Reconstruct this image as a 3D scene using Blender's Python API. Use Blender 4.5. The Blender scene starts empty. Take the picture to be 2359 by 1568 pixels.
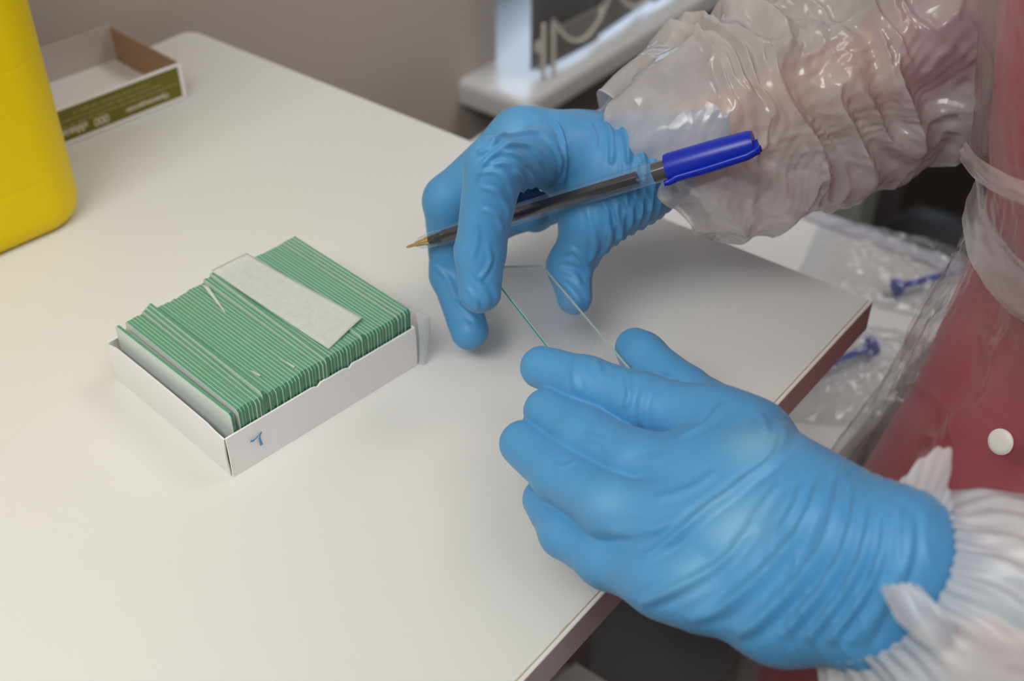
import bpy, math, random
import numpy as np
from mathutils import Matrix, Vector
random.seed(4)
RNG = np.random.default_rng(7)

# ---------------------------------------------------------------- camera, world, light, exposure
# Everything is laid out in millimetres around the desk: z = 0 is the desk top, x right, y away.
TOP = 0.75                                   # height of the desk top above the floor (m)
F_PX, PITCH, ROLL, CAM_H = 2800.0, math.radians(38.7), math.radians(-0.08), 321.0
PW, PH = 2359, 1568
scn = bpy.context.scene
COL = scn.collection


def W(p):                                    # millimetres -> metres in the room
    p = np.asarray(p, float)
    return p * 0.001 + np.array([0, 0, TOP])


_c, _s = math.cos(PITCH), math.sin(PITCH)
_cr, _sr = math.cos(ROLL), math.sin(ROLL)
FWD = np.array([0, _c, -_s])
_up0, _r0 = np.array([0, _s, _c]), np.array([1.0, 0, 0])
RIGHT = _cr * _r0 + _sr * _up0
UP = -_sr * _r0 + _cr * _up0
EYE = np.array([0, 0, CAM_H])


def at(x, y, z):
    """point at height z (mm) that the photograph shows at pixel x, y"""
    dd = FWD + (x - PW / 2) / F_PX * RIGHT - (y - PH / 2) / F_PX * UP
    return EYE + (z - CAM_H) / dd[2] * dd


def ray(x, y):
    dd = FWD + (x - PW / 2) / F_PX * RIGHT - (y - PH / 2) / F_PX * UP
    return dd / np.linalg.norm(dd)


def pix(P):
    dd = np.asarray(P, float) - EYE
    z = dd @ FWD
    return np.stack([PW / 2 + F_PX * (dd @ RIGHT) / z, PH / 2 - F_PX * (dd @ UP) / z], -1)


cam = bpy.data.cameras.new('camera')
cam.sensor_width = 36.0
cam.lens = 36.0 * F_PX / PW
cam.clip_start = 0.02
cam.dof.use_dof = True
cam.dof.focus_distance = 0.43
cam.dof.aperture_fstop = 9.5
camo = bpy.data.objects.new('camera', cam)
COL.objects.link(camo)
m = Matrix.Identity(4)
for i in range(3):
    m[i][0], m[i][1], m[i][2] = RIGHT[i], UP[i], -FWD[i]
m.translation = W(EYE)
camo.matrix_world = m
scn.camera = camo

world = bpy.data.worlds.new('overcast_sky')
scn.world = world
world.use_nodes = True
bg = world.node_tree.nodes['Background']
bg.inputs[0].default_value = (0.62, 0.78, 1.0, 1)
bg.inputs[1].default_value = 2.2

scn.view_settings.view_transform = 'Standard'
scn.view_settings.look = 'None'
scn.view_settings.exposure = 0.76
scn.view_settings.gamma = 1.0
scn.view_settings.use_curve_mapping = False
scn.cycles.max_bounces = 10
scn.cycles.transparent_max_bounces = 24
scn.cycles.caustics_reflective = False
scn.cycles.caustics_refractive = False
scn.cycles.use_denoising = True


def area_light(name, loc, size, power, color, target, size_y=None):
    l = bpy.data.lights.new(name, 'AREA')
    l.energy = power
    l.color = color
    l.size = size
    if size_y:
        l.shape = 'RECTANGLE'
        l.size_y = size_y
    o = bpy.data.objects.new(name, l)
    o.location = W(loc)
    dv = Vector(W(target) - W(loc))
    o.rotation_euler = dv.to_track_quat('-Z', 'Y').to_euler()
    COL.objects.link(o)
    return o


area_light('hanging_lamp_light', (-380, -240, 960), 0.7, 4.5, (0.93, 0.985, 0.985), (-150, 200, 0), 0.5)
area_light('ceiling_lamp_light', (650, -650, 1460), 1.0, 2.6, (1.0, 0.96, 0.92), (300, -100, 0), 0.3)
area_light('added_fill_light', (900, 800, 1460), 1.0, 3.2, (1.0, 0.97, 0.94), (500, 700, 0), 0.3)  # added fill lamp, put in to brighten the side table

# ---------------------------------------------------------------- helpers


def tag(o, label=None, cat=None, group=None, kind=None):
    if label: o['label'] = label
    if cat: o['category'] = cat
    if group: o['group'] = group
    if kind: o['kind'] = kind
    return o


def empty(name, base, label, cat, group=None):
    o = bpy.data.objects.new(name, None)
    o.empty_display_size = 0.02
    o.location = W(base)
    COL.objects.link(o)
    return tag(o, label, cat, group)


def origin_of(o):                            # world location of a translated-only chain
    v = Vector((0, 0, 0))
    while o:
        v += o.location
        o = o.parent
    return np.array(v)


def mesh(name, V, Fs, mat, parent=None, smooth=False, mats=None, fmat=None, base=None):
    """V in millimetres"""
    Vw = W(np.asarray(V, float).reshape(-1, 3))
    if base is not None:
        org = W(base)
    elif parent is not None:
        org = origin_of(parent)
    else:
        org = np.array([(Vw[:, 0].min() + Vw[:, 0].max()) / 2, (Vw[:, 1].min() + Vw[:, 1].max()) / 2, Vw[:, 2].min()])
    me = bpy.data.meshes.new(name)
    L = Vw - org
    if isinstance(Fs, np.ndarray):
        me.vertices.add(len(L))
        me.vertices.foreach_set('co', L.astype(np.float32).ravel())
        n, k = Fs.shape
        me.loops.add(n * k)
        me.loops.foreach_set('vertex_index', Fs.astype(np.int32).ravel())
        me.polygons.add(n)
        me.polygons.foreach_set('loop_start', (np.arange(n) * k).astype(np.int32))
        me.polygons.foreach_set('loop_total', np.full(n, k, np.int32))
        me.update(calc_edges=True)
        me.validate()
    else:
        me.from_pydata([tuple(v) for v in L], [], [tuple(int(i) for i in f) for f in Fs])
        me.update()
    for mm in (mats or [mat]):
        me.materials.append(mm)
    if fmat is not None:
        me.polygons.foreach_set('material_index', np.asarray(fmat, np.int32))
    if smooth:
        me.polygons.foreach_set('use_smooth', np.ones(len(me.polygons), bool))
    o = bpy.data.objects.new(name, me)
    COL.objects.link(o)
    if parent is not None:
        o.parent = parent
        o.location = Vector(org - origin_of(parent))
    else:
        o.location = Vector(org)
    return o


def bevel(o, w, seg=2, angle=35):
    b = o.modifiers.new('bevel', 'BEVEL')
    b.width = w * 0.001
    b.segments = seg
    b.limit_method = 'ANGLE'
    b.angle_limit = math.radians(angle)
    return o


class MB:
    def __init__(self): self.V, self.F = [], []

    def add(self, V, F):
        n = len(self.V)
        self.V += [np.asarray(v, float) for v in V]
        self.F += [tuple(i + n for i in f) for f in F]
        return self

    def box(self, o, a, b, c):
        """corner o, edge vectors a, b, c"""
        o, a, b, c = (np.asarray(q, float) for q in (o, a, b, c))
        V = [o, o + a, o + a + b, o + b, o + c, o + a + c, o + a + b + c, o + b + c]
        F = [(0, 3, 2, 1), (4, 5, 6, 7), (0, 1, 5, 4), (1, 2, 6, 5), (2, 3, 7, 6), (3, 0, 4, 7)]
        if np.dot(np.cross(a, b), c) < 0: F = [f[::-1] for f in F]
        return self.add(V, F)

    def prism(self, poly, z0, z1):
        n = len(poly)
        V = [(x, y, z0) for x, y in poly] + [(x, y, z1) for x, y in poly]
        F = [tuple(range(n))[::-1], tuple(range(n, 2 * n))] + [(i, (i + 1) % n, n + (i + 1) % n, n + i) for i in range(n)]
        return self.add(V, F)

    def lathe(self, p0, axis, prof, n=24, caps=True):
        """prof: (distance along axis, radius)"""
        p0 = np.asarray(p0, float)
        ax = np.asarray(axis, float); ax /= np.linalg.norm(ax)
        h = np.array([0, 0, 1.0]) if abs(ax[2]) < .9 else np.array([1.0, 0, 0])
        u = np.cross(ax, h); u /= np.linalg.norm(u)
        v = np.cross(ax, u)
        V, F = [], []
        for (t, r) in prof:
            for k in range(n):
                an = 2 * math.pi * k / n
                V.append(p0 + ax * t + r * (math.cos(an) * u + math.sin(an) * v))
        for i in range(len(prof) - 1):
            for k in range(n):
                F.append((i * n + k, i * n + (k + 1) % n, (i + 1) * n + (k + 1) % n, (i + 1) * n + k))
        if caps:
            F.append(tuple(range(n))[::-1]); F.append(tuple((len(prof) - 1) * n + k for k in range(n)))
        return self.add(V, F)

    def tube(self, pts, r, n=10):
        pts = [np.asarray(p, float) for p in pts]
        rs = r if hasattr(r, '__len__') else [r] * len(pts)
        V, F = [], []
        u = None
        for i, p in enumerate(pts):
            t = pts[min(i + 1, len(pts) - 1)] - pts[max(i - 1, 0)]
            t = t / np.linalg.norm(t)
            if u is None:
                h = np.array([0, 0, 1.0]) if abs(t[2]) < .9 else np.array([1.0, 0, 0])
                u = np.cross(t, h)
            u = u - t * (u @ t); u /= np.linalg.norm(u)
            v = np.cross(t, u)
            for k in range(n):
                an = 2 * math.pi * k / n
                V.append(p + rs[i] * (math.cos(an) * u + math.sin(an) * v))
        for i in range(len(pts) - 1):
            for k in range(n):
                F.append((i * n + k, i * n + (k + 1) % n, (i + 1) * n + (k + 1) % n, (i + 1) * n + k))
        F.append(tuple(range(n))[::-1]); F.append(tuple((len(pts) - 1) * n + k for k in range(n)))
        return self.add(V, F)

    def build(self, name, mat, parent=None, smooth=False, base=None):
        return mesh(name, self.V, self.F, mat, parent, smooth, base=base)


def auto_smooth(o, deg=40):
    me = o.data
    me.polygons.foreach_set('use_smooth', np.ones(len(me.polygons), bool))
    me.set_sharp_from_angle(angle=math.radians(deg))
    return o


# value noise, vectorised
_perm = RNG.random(1 << 16).astype(np.float32)


def vnoise(P, scale=1.0, seed=0):
    q = np.asarray(P, np.float64) / scale + 1000.0 + seed * 17.31
    i = np.floor(q).astype(np.int64)
    f = q - i
    f = f * f * (3 - 2 * f)

    def h(a, b, c):
        return _perm[((a * 73856093) ^ (b * 19349663) ^ (c * 83492791)) & 0xFFFF]
    out = 0
    for dx in (0, 1):
        wx = f[..., 0] if dx else 1 - f[..., 0]
        for dy in (0, 1):
            wy = f[..., 1] if dy else 1 - f[..., 1]
            for dz in (0, 1):
                wz = f[..., 2] if dz else 1 - f[..., 2]
                out = out + wx * wy * wz * h(i[..., 0] + dx, i[..., 1] + dy, i[..., 2] + dz)
    return out * 2 - 1


def tri(x):                                   # triangle wave -1..1
    return 2 * np.abs(2 * (x - np.floor(x + 0.5))) - 1


def crumple(P, scale, seed=0, n=5):
    """faceted creases: folded sheet"""
    rng = np.random.default_rng(seed + 100)
    out = 0
    for k in range(n):
        dv = rng.normal(size=3); dv /= np.linalg.norm(dv)
        ph = (P @ dv) / scale / (0.7 + 0.6 * rng.random()) + 0.9 * vnoise(P, scale * 2.2, seed + k) + rng.random()
        out = out + np.abs(tri(ph)) * (0.5 + vnoise(P, scale * 3, seed + 30 + k))
    return out / n


# ---------------------------------------------------------------- materials
def mat(name, color, rough=0.5, bump=None, spec=0.5, var=None, **kw):
    """bump=(scale, strength, distance mm), var=(scale, amount)"""
    mt = bpy.data.materials.new(name)
    mt.use_nodes = True
    nt = mt.node_tree
    b = nt.nodes['Principled BSDF']
    b.inputs['Base Color'].default_value = (*color, 1)
    b.inputs['Roughness'].default_value = rough
    b.inputs['Specular IOR Level'].default_value = spec
    for k, v in kw.items():
        b.inputs[k.replace('_', ' ')].default_value = v
    if bump or var:
        tc = nt.nodes.new('ShaderNodeTexCoord')
    if bump:
        nz = nt.nodes.new('ShaderNodeTexNoise')
        nz.inputs['Scale'].default_value = bump[0]
        nz.inputs['Detail'].default_value = 4
        bp = nt.nodes.new('ShaderNodeBump')
        bp.inputs['Strength'].default_value = bump[1]
        bp.inputs['Distance'].default_value = bump[2] * 0.001
        nt.links.new(tc.outputs['Object'], nz.inputs['Vector'])
        nt.links.new(nz.outputs['Fac'], bp.inputs['Height'])
        nt.links.new(bp.outputs['Normal'], b.inputs['Normal'])
    if var:
        n2 = nt.nodes.new('ShaderNodeTexNoise')
        n2.inputs['Scale'].default_value = var[0]
        n2.inputs['Detail'].default_value = 5
        mx = nt.nodes.new('ShaderNodeMix')
        mx.data_type = 'RGBA'
        mx.inputs['A'].default_value = (*[c * (1 - var[1]) for c in color], 1)
        mx.inputs['B'].default_value = (*[min(1, c * (1 + var[1])) for c in color], 1)
        nt.links.new(tc.outputs['Object'], n2.inputs['Vector'])
        nt.links.new(n2.outputs['Fac'], mx.inputs['Factor'])
        nt.links.new(mx.outputs['Result'], b.inputs['Base Color'])
    return mt


def film(name, color, opacity, rough=0.25, gloss=0.06, transl=0.5, noise=None, crinkle=None):
    """thin plastic sheet: part clear, part milky, glossy skin"""
    mt = bpy.data.materials.new(name)
    mt.use_nodes = True
    nt = mt.node_tree
    nt.nodes.clear()
    N = nt.nodes.new
    out = N('ShaderNodeOutputMaterial')
    df, tl, tr, gl = N('ShaderNodeBsdfDiffuse'), N('ShaderNodeBsdfTranslucent'), N('ShaderNodeBsdfTransparent'), N('ShaderNodeBsdfGlossy')
    df.inputs[0].default_value = (*color, 1)
    tl.inputs[0].default_value = (*color, 1)
    gl.inputs['Roughness'].default_value = rough
    m1, m2, m3 = N('ShaderNodeMixShader'), N('ShaderNodeMixShader'), N('ShaderNodeMixShader')
    m1.inputs[0].default_value = transl
    nt.links.new(df.outputs[0], m1.inputs[1]); nt.links.new(tl.outputs[0], m1.inputs[2])
    nt.links.new(tr.outputs[0], m2.inputs[1]); nt.links.new(m1.outputs[0], m2.inputs[2])
    m2.inputs[0].default_value = opacity
    if noise:
        tc, nz, rp = N('ShaderNodeTexCoord'), N('ShaderNodeTexNoise'), N('ShaderNodeMapRange')
        nz.inputs['Scale'].default_value = noise[0]
        nz.inputs['Detail'].default_value = 6
        rp.inputs['From Min'].default_value = .3; rp.inputs['From Max'].default_value = .7
        rp.inputs['To Min'].default_value = opacity - noise[1]; rp.inputs['To Max'].default_value = opacity + noise[1]
        nt.links.new(tc.outputs['Object'], nz.inputs['Vector'])
        nt.links.new(nz.outputs['Fac'], rp.inputs['Value'])
        nt.links.new(rp.outputs[0], m2.inputs[0])
    if crinkle:
        tc2, vz, nz2, bp = N('ShaderNodeTexCoord'), N('ShaderNodeTexVoronoi'), N('ShaderNodeTexNoise'), N('ShaderNodeBump')
        nz2.inputs['Scale'].default_value = crinkle[0] * .6
        vz.inputs['Scale'].default_value = crinkle[0]
        mixv = N('ShaderNodeVectorMath'); mixv.operation = 'MULTIPLY_ADD'
        mixv.inputs[1].default_value = (0.012, 0.012, 0.012)
        nt.links.new(tc2.outputs['Object'], nz2.inputs['Vector'])
        nt.links.new(nz2.outputs['Color'], mixv.inputs[0]); nt.links.new(tc2.outputs['Object'], mixv.inputs[2])
        nt.links.new(mixv.outputs[0], vz.inputs['Vector'])
        bp.inputs['Strength'].default_value = crinkle[1]; bp.inputs['Distance'].default_value = 0.002
        nt.links.new(vz.outputs['Distance'], bp.inputs['Height'])
        for q_ in (df, tl, gl): nt.links.new(bp.outputs['Normal'], q_.inputs['Normal'])
    fr = N('ShaderNodeLayerWeight'); fr.inputs[0].default_value = 0.5
    pw = N('ShaderNodeMath'); pw.operation = 'POWER'; pw.inputs[1].default_value = 4.0
    mm = N('ShaderNodeMath'); mm.operation = 'MULTIPLY_ADD'; mm.inputs[1].default_value = 0.75; mm.inputs[2].default_value = gloss * 0.6
    nt.links.new(fr.outputs['Facing'], pw.inputs[0]); nt.links.new(pw.outputs[0], mm.inputs[0])
    cl = N('ShaderNodeClamp'); nt.links.new(mm.outputs[0], cl.inputs[0]); cl.inputs[2].default_value = 0.8
    nt.links.new(cl.outputs[0], m3.inputs[0])
    nt.links.new(m2.outputs[0], m3.inputs[1]); nt.links.new(gl.outputs[0], m3.inputs[2])
    nt.links.new(m3.outputs[0], out.inputs[0])
    return mt


M = {}
M['laminate'] = mat('white_laminate', (0.675, 0.68, 0.66), 0.34, bump=(900, 0.10, 0.15), spec=0.45)
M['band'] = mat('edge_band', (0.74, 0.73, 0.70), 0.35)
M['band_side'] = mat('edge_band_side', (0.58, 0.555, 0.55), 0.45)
M['glue'] = mat('glue_seam', (0.52, 0.42, 0.28), 0.6, var=(300, 0.3))
M['desk_under'] = mat('desk_panel', (0.30, 0.29, 0.30), 0.5)
M['wall'] = mat('warm_grey_paint', (0.53, 0.465, 0.42), 0.85, bump=(250, 0.1, 0.3))
M['ceiling'] = mat('ceiling_paint', (0.75, 0.73, 0.70), 0.9)
M['floor'] = mat('grey_linoleum', (0.10, 0.095, 0.10), 0.5, var=(12, 0.25))
M['sill'] = mat('sill_plastic', (0.66, 0.66, 0.66), 0.3)
M['frame'] = mat('window_plastic', (0.75, 0.78, 0.82), 0.35)
M['slit_shade'] = mat('dark_slit_shade', (0.02, 0.022, 0.03), 0.5)  # near-black colour for the shade inside the tray's corner fold
M['slat'] = film('blind_fabric', (0.46, 0.45, 0.42), 1.0, 0.7, 0.0, 0.45)
M['bead'] = mat('bead_plastic', (0.62, 0.58, 0.54), 0.4)
M['yellow'] = mat('yellow_plastic', (0.82, 0.60, 0.0), 0.45, spec=0.22, bump=(700, 0.05, 0.1))
M['card'] = mat('white_card', (0.80, 0.79, 0.79), 0.55, bump=(400, 0.12, 0.1), var=(60, 0.02))
M['rawcard'] = mat('grey_board', (0.50, 0.46, 0.44), 0.8, var=(200, 0.08))
M['browncard'] = mat('brown_board', (0.42, 0.27, 0.17), 0.8, var=(200, 0.1))
M['olive'] = mat('olive_print', (0.145, 0.13, 0.004), 0.5)
M['print'] = mat('pale_print', (0.58, 0.52, 0.40), 0.5)
M['print_dim'] = mat('faint_print', (0.36, 0.32, 0.12), 0.5)
M['ink'] = mat('blue_marker_ink', (0.06, 0.30, 0.60), 0.4)
M['edge'] = mat('glass_edge_green', (0.105, 0.30, 0.175), 0.25, spec=0.6, var=(220, 0.12))
M['edge_dark'] = mat('glass_end_green', (0.04, 0.19, 0.10), 0.2, spec=0.6, var=(220, 0.15))
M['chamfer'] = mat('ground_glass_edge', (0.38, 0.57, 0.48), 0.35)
M['face'] = film('glass_face', (0.86, 0.94, 0.92), 0.74, 0.08, 0.04, 0.15)
M['tissue'] = film('interleaf_paper', (0.80, 0.83, 0.80), 0.80, 0.6, 0.01, 0.3, noise=(400, 0.06))
M['clearfilm'] = film('clear_wrap', (0.78, 0.84, 0.88), 0.45, 0.15, 0.10, 0.4)
M['glove'] = mat('blue_nitrile', (0.072, 0.285, 0.555), 0.47, spec=0.36, bump=(420, 0.16, 0.35), Sheen_Weight=0.12, Sheen_Roughness=0.4)
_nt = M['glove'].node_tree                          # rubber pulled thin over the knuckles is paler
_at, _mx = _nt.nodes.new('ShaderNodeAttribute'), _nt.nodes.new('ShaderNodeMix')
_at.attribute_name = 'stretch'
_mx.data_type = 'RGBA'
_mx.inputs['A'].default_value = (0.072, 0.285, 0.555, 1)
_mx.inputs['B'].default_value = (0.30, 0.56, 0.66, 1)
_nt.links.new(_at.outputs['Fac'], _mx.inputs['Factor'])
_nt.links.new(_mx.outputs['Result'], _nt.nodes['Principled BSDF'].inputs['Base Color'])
M['sleeve'] = film('milky_sleeve_film', (0.86, 0.82, 0.81), 0.60, 0.20, 0.09, 0.4, noise=(60, 0.10), crinkle=(110, .45))
M['cuff'] = film('milky_cuff_film', (0.86, 0.88, 0.91), 0.70, 0.30, 0.05, 0.35, noise=(60, 0.07), crinkle=(70, .15))
M['apron'] = film('clear_apron_film', (0.74, 0.70, 0.72), 0.09, 0.22, 0.045, 0.3, noise=(14, 0.07), crinkle=(35, .12))
M['tie'] = film('milky_apron_tie', (0.84, 0.77, 0.79), 0.42, 0.25, 0.05, 0.35, noise=(25, 0.10))
M['shirt'] = mat('red_cotton', (0.42, 0.028, 0.052), 0.85, bump=(900, 0.3, 0.2), Sheen_Weight=0.15)
M['skin'] = mat('skin', (0.55, 0.30, 0.21), 0.55)
M['button'] = mat('white_button', (0.75, 0.72, 0.70), 0.4)
M['bluecap'] = mat('blue_cap_plastic', (0.004, 0.022, 0.42), 0.33)
M['refill'] = mat('ink_refill', (0.006, 0.005, 0.008), 0.24, spec=0.5)
M['refill_tube'] = mat('refill_tube', (0.06, 0.055, 0.06), 0.2)
M['brass'] = mat('brass', (0.75, 0.52, 0.22), 0.25, Metallic=1.0)
M['blueplug'] = mat('blue_ring', (0.004, 0.02, 0.35), 0.3)
M['clear'] = film('clear_styrene', (0.55, 0.58, 0.66), 0.05, 0.05, 0.10, 0.3)
M['whitetable'] = mat('white_lacquer', (0.78, 0.78, 0.78), 0.4)
M['rim'] = mat('lilac_rim', (0.50, 0.50, 0.58), 0.4)
M['bag'] = film('bag_film', (0.80, 0.80, 0.80), 0.12, 0.08, 0.09, 0.3)
M['blueitem'] = mat('blue_pipette_plastic', (0.012, 0.05, 0.48), 0.4)
M['brown'] = mat('dark_brown_wood', (0.035, 0.024, 0.018), 0.6, var=(8, 0.3))
M['black'] = mat('black_leather', (0.008, 0.007, 0.008), 0.5)
M['pale'] = mat('pale_green_paint', (0.33, 0.36, 0.31), 0.7)
M['lamp'] = mat('lamp_diffuser', (0.9, 0.9, 0.88), 0.5, Emission_Color=(1, 0.95, 0.87, 1), Emission_Strength=3.0)

# ---------------------------------------------------------------- room
C1, C2 = at(437, 66, 0), at(2012, 692, 0)           # far corners of the desk
EW = (C2 - C1) / np.linalg.norm(C2 - C1)            # across the desk, away from the window wall
PP = np.array([-EW[1], EW[0], 0])                   # along the window wall, away from the camera
WALL0 = C1 - 30 * EW                                # a point on the window wall
ZV = np.array([0, 0, 1.0])
Q = lambda off, along, z: WALL0 + off * EW + along * PP + z * ZV
FLOOR = -750.0
CEIL = 1850.0
SILL = -158.0
WIN0, WIN1, WINTOP = 340.0, 1500.0, 1250.0
A0, A1, DEEP = -2200.0, 2100.0, 3300.0


def struct(mb, name, mt):
    o = mb.build(name, mt)
    o['kind'] = 'structure'
    return o


struct(MB().box(Q(-300, A0 - 200, FLOOR - 60), EW * (DEEP + 500), PP * (A1 - A0 + 400), ZV * 60), 'floor', M['floor'])
struct(MB().box(Q(-300, A0 - 200, CEIL), EW * (DEEP + 500), PP * (A1 - A0 + 400), ZV * 60), 'ceiling', M['ceiling'])
wl = MB()
wl.box(Q(-200, A0, FLOOR), EW * 200, PP * (WIN0 - A0), ZV * (CEIL - FLOOR))
wl.box(Q(-200, WIN1, FLOOR), EW * 200, PP * (A1 - WIN1), ZV * (CEIL - FLOOR))
wl.box(Q(-200, WIN0, WINTOP), EW * 200, PP * (WIN1 - WIN0), ZV * (CEIL - WINTOP))
wl.box(Q(-200, WIN0, FLOOR), EW * 110, PP * (WIN1 - WIN0), ZV * (SILL - 20 - FLOOR))
struct(wl, 'wall_left', M['wall'])
struct(MB().box(Q(0, A1, FLOOR), EW * DEEP, PP * 100, ZV * (CEIL - FLOOR)), 'wall_back', M['wall'])
struct(MB().box(Q(0, A0 - 100, FLOOR), EW * DEEP, PP * 100, ZV * (CEIL - FLOOR)), 'wall_front', M['wall'])
struct(MB().box(Q(DEEP, A0, FLOOR), EW * 100, PP * (A1 - A0), ZV * (CEIL - FLOOR)), 'wall_right', M['wall'])

win = empty('window_1', Q(-130, WIN0, SILL), 'white framed window behind the grey vertical blind', None)
win['kind'] = 'structure'
for nm, (al, w_, z0, z1) in {'a': (WIN0, 55, SILL, WINTOP), 'b': (WIN1 - 55, 55, SILL, WINTOP), 'c': (905, 60, SILL, WINTOP)}.items():
    bevel(MB().box(Q(-150, al, z0), EW * 60, PP * w_, ZV * (z1 - z0)).build('window_frame', M['frame'], win), 3)
for z0 in (SILL, WINTOP - 55):
    bevel(MB().box(Q(-150, WIN0 + 55, z0), EW * 60, PP * (WIN1 - WIN0 - 110), ZV * 55).build('window_frame', M['frame'], win), 3)
for a0, a1 in ((WIN0 + 55, 905), (965, WIN1 - 55)):
    MB().box(Q(-122, a0, SILL + 55), EW * 4, PP * (a1 - a0), ZV * (WINTOP - SILL - 110)).build(
        'pane', film('window_glass', (0.9, 0.95, 1.0), 0.02, 0.02, 0.05), win)

sl = MB().box(Q(-150, 288.5, SILL - 26), EW * 222, PP * 1260, ZV * 26)
sill = struct(sl, 'window_sill', M['sill'])
bevel(sill, 7, 4)

# ---------------------------------------------------------------- desk
desk = empty('desk', at(1400, 900, FLOOR), 'white laminate desk with worn edge band, slide box and hands on it', 'desk')
DL = 1150.0                                         # length of the desk towards the camera
OFFS = 8.0


def rounded(poly, rad, n=5):
    out = []
    for i, p in enumerate(poly):
        p = np.array(p[:2]); a = np.array(poly[i - 1][:2]); b = np.array(poly[(i + 1) % len(poly)][:2])
        r = rad[i] if hasattr(rad, '__len__') else rad
        if r <= 0:
            out.append(tuple(p)); continue
        u = (a - p) / np.linalg.norm(a - p); v = (b - p) / np.linalg.norm(b - p)
        for k in range(n + 1):
            t = k / n
            q = (1 - t) ** 2 * (p + u * r) + 2 * t * (1 - t) * p + t * t * (p + v * r)
            out.append(tuple(q))
    return out


bw = 1.6                                            # edge band thickness
corners = [C1 + EW * bw - PP * bw, C1 + EW * bw - PP * DL, C2 - EW * bw - PP * DL, C2 - EW * bw - PP * bw]
MB().prism(rounded(corners, [8, 0, 0, 0]), -16, 0).build('tabletop', M['laminate'], desk)
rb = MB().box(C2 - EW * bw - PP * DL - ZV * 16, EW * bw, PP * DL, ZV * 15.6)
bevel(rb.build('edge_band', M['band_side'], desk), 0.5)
bb = MB().box(C1 + EW * 6 - PP * bw - ZV * 16, EW * (np.linalg.norm(C2 - C1) - 6 - bw), PP * bw, ZV * 15.6)
bevel(bb.build('edge_band', M['band'], desk), 0.5)
# glue seam and the pale rounded lip of the band, with chips
gs, lip = MB(), MB()
for k in range(230):
    t0 = k * 5.0
    w_ = 0.28 + 0.28 * max(0, vnoise(np.array([[t0, 0, 0.]]), 9, 3)[0])
    gs.box(C2 - EW * (bw + w_) - PP * (t0 + 5) + ZV * 0.005, EW * w_, PP * 5, ZV * 0.035)
gs.build('glue_seam', M['glue'], desk)['kind'] = 'stuff'
lip.box(C2 - EW * bw - PP * DL - ZV * 1.2, EW * (bw + 0.12), PP * (DL + .1), ZV * 1.15)
bevel(lip.build('band_lip', M['band'], desk), 0.5)
for k, t0 in enumerate((60, DL - 80)):              # panel legs
    MB().box(C1 + EW * 40 - PP * t0 + ZV * FLOOR, EW * 320, -PP * 18, ZV * (-16 - FLOOR)).build('leg_panel', M['desk_under'], desk)
MB().box(at(1310, 1515, -260) - EW * 260 - ZV * 18, EW * 330, -PP * 420, ZV * 18).build('lower_shelf', M['band'], desk)

# ---------------------------------------------------------------- blind over the window
bl0 = 46.0
def make_slat(al, ang, w_=89):
    sd = math.cos(ang) * PP + math.sin(ang) * EW
    nd = np.cross(sd, ZV)
    c0 = Q(bl0, al, SILL + 6.5)
    t = empty('blind_slat', c0, 'grey fabric vertical blind slat hanging over the window sill', 'blind', 'grey vertical blind slats')
    V, F = [], []
    n = 12
    for j, z in enumerate((0, 300, 700, WINTOP - SILL)):
        for i in range(n + 1):
            x = (i / n - .5) * w_
            V.append(c0 + sd * (x + w_ / 2) + nd * (4 * (1 - (2 * x / w_) ** 2)) + ZV * z)
    for j in range(3):
        for i in range(n):
            a = j * (n + 1) + i
            F.append((a, a + 1, a + n + 2, a + n + 1))
    o = mesh('fabric', V, F, M['slat'], t, True)
    so = o.modifiers.new('thick', 'SOLIDIFY'); so.thickness = 0.0008
    bevel(MB().box(c0 + sd * 3 + nd * 5 + ZV * .3, sd * (w_ - 6), nd * 2, ZV * 32).build('bottom_weight', M['slat'], t), 1)
    for x in (3, w_ - 3):
        bevel(MB().box(c0 + sd * (x - 3) + nd * 3.5 + ZV * 18, sd * 6, nd * 6, ZV * 10).build('clip', M['bead'], t), 1.2)
    return c0, sd, nd
starts = []
for k in range(7):
    al = 330 + k * 90.5
    starts.append(make_slat(al, math.radians(-4 if k else 3)))
labels = ['nearest grey vertical blind slat, beside the wall corner', 'second grey vertical blind slat from the wall corner',
          'third grey vertical blind slat from the wall corner, above the sill']
for i, o in enumerate([o for o in COL.objects if o.name.startswith('blind_slat')]):
    o['label'] = labels[i] if i < 3 else 'grey vertical blind slat farther along the window, behind the raised sleeve'
# bead chains sagging from slat to slat
def chain(p, q, sag, nb):
    t = []
    for i in range(nb):
        s = i / (nb - 1)
        t.append(p * (1 - s) + q * s - ZV * sag * 4 * s * (1 - s))
    return t
ch = MB()
pts = []
for (c, sd, nd), (c2, sd2, nd2) in zip(starts, starts[1:]):
    p = c + sd * 12 + nd * 14 + ZV * 46
    q = c2 + sd2 * 12 + nd2 * 14 + ZV * 46
    pts += chain(p, q, 34, 26)
c, sd, nd = starts[0]
pts += chain(c + sd * 12 + nd * 14 + ZV * 46, c + sd * 14 + nd * 14 - ZV * 10, 0, 16)
pts += chain(c + sd * 2 + nd * 12 + ZV * 44, c + sd * 2 + nd * 12 - ZV * 4, 0, 14)
for p in pts:
    ch.lathe(p - ZV * 2.2, (0, 0, 1), [(0, .7), (.9, 2.0), (2.2, 2.4), (3.5, 2.0), (4.4, .7)], 8)
cho = ch.build('bead_chain', M['bead'])
auto_smooth(cho, 60)
tag(cho, 'pale bead chain sagging between the bottoms of the blind slats', 'chain')

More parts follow.
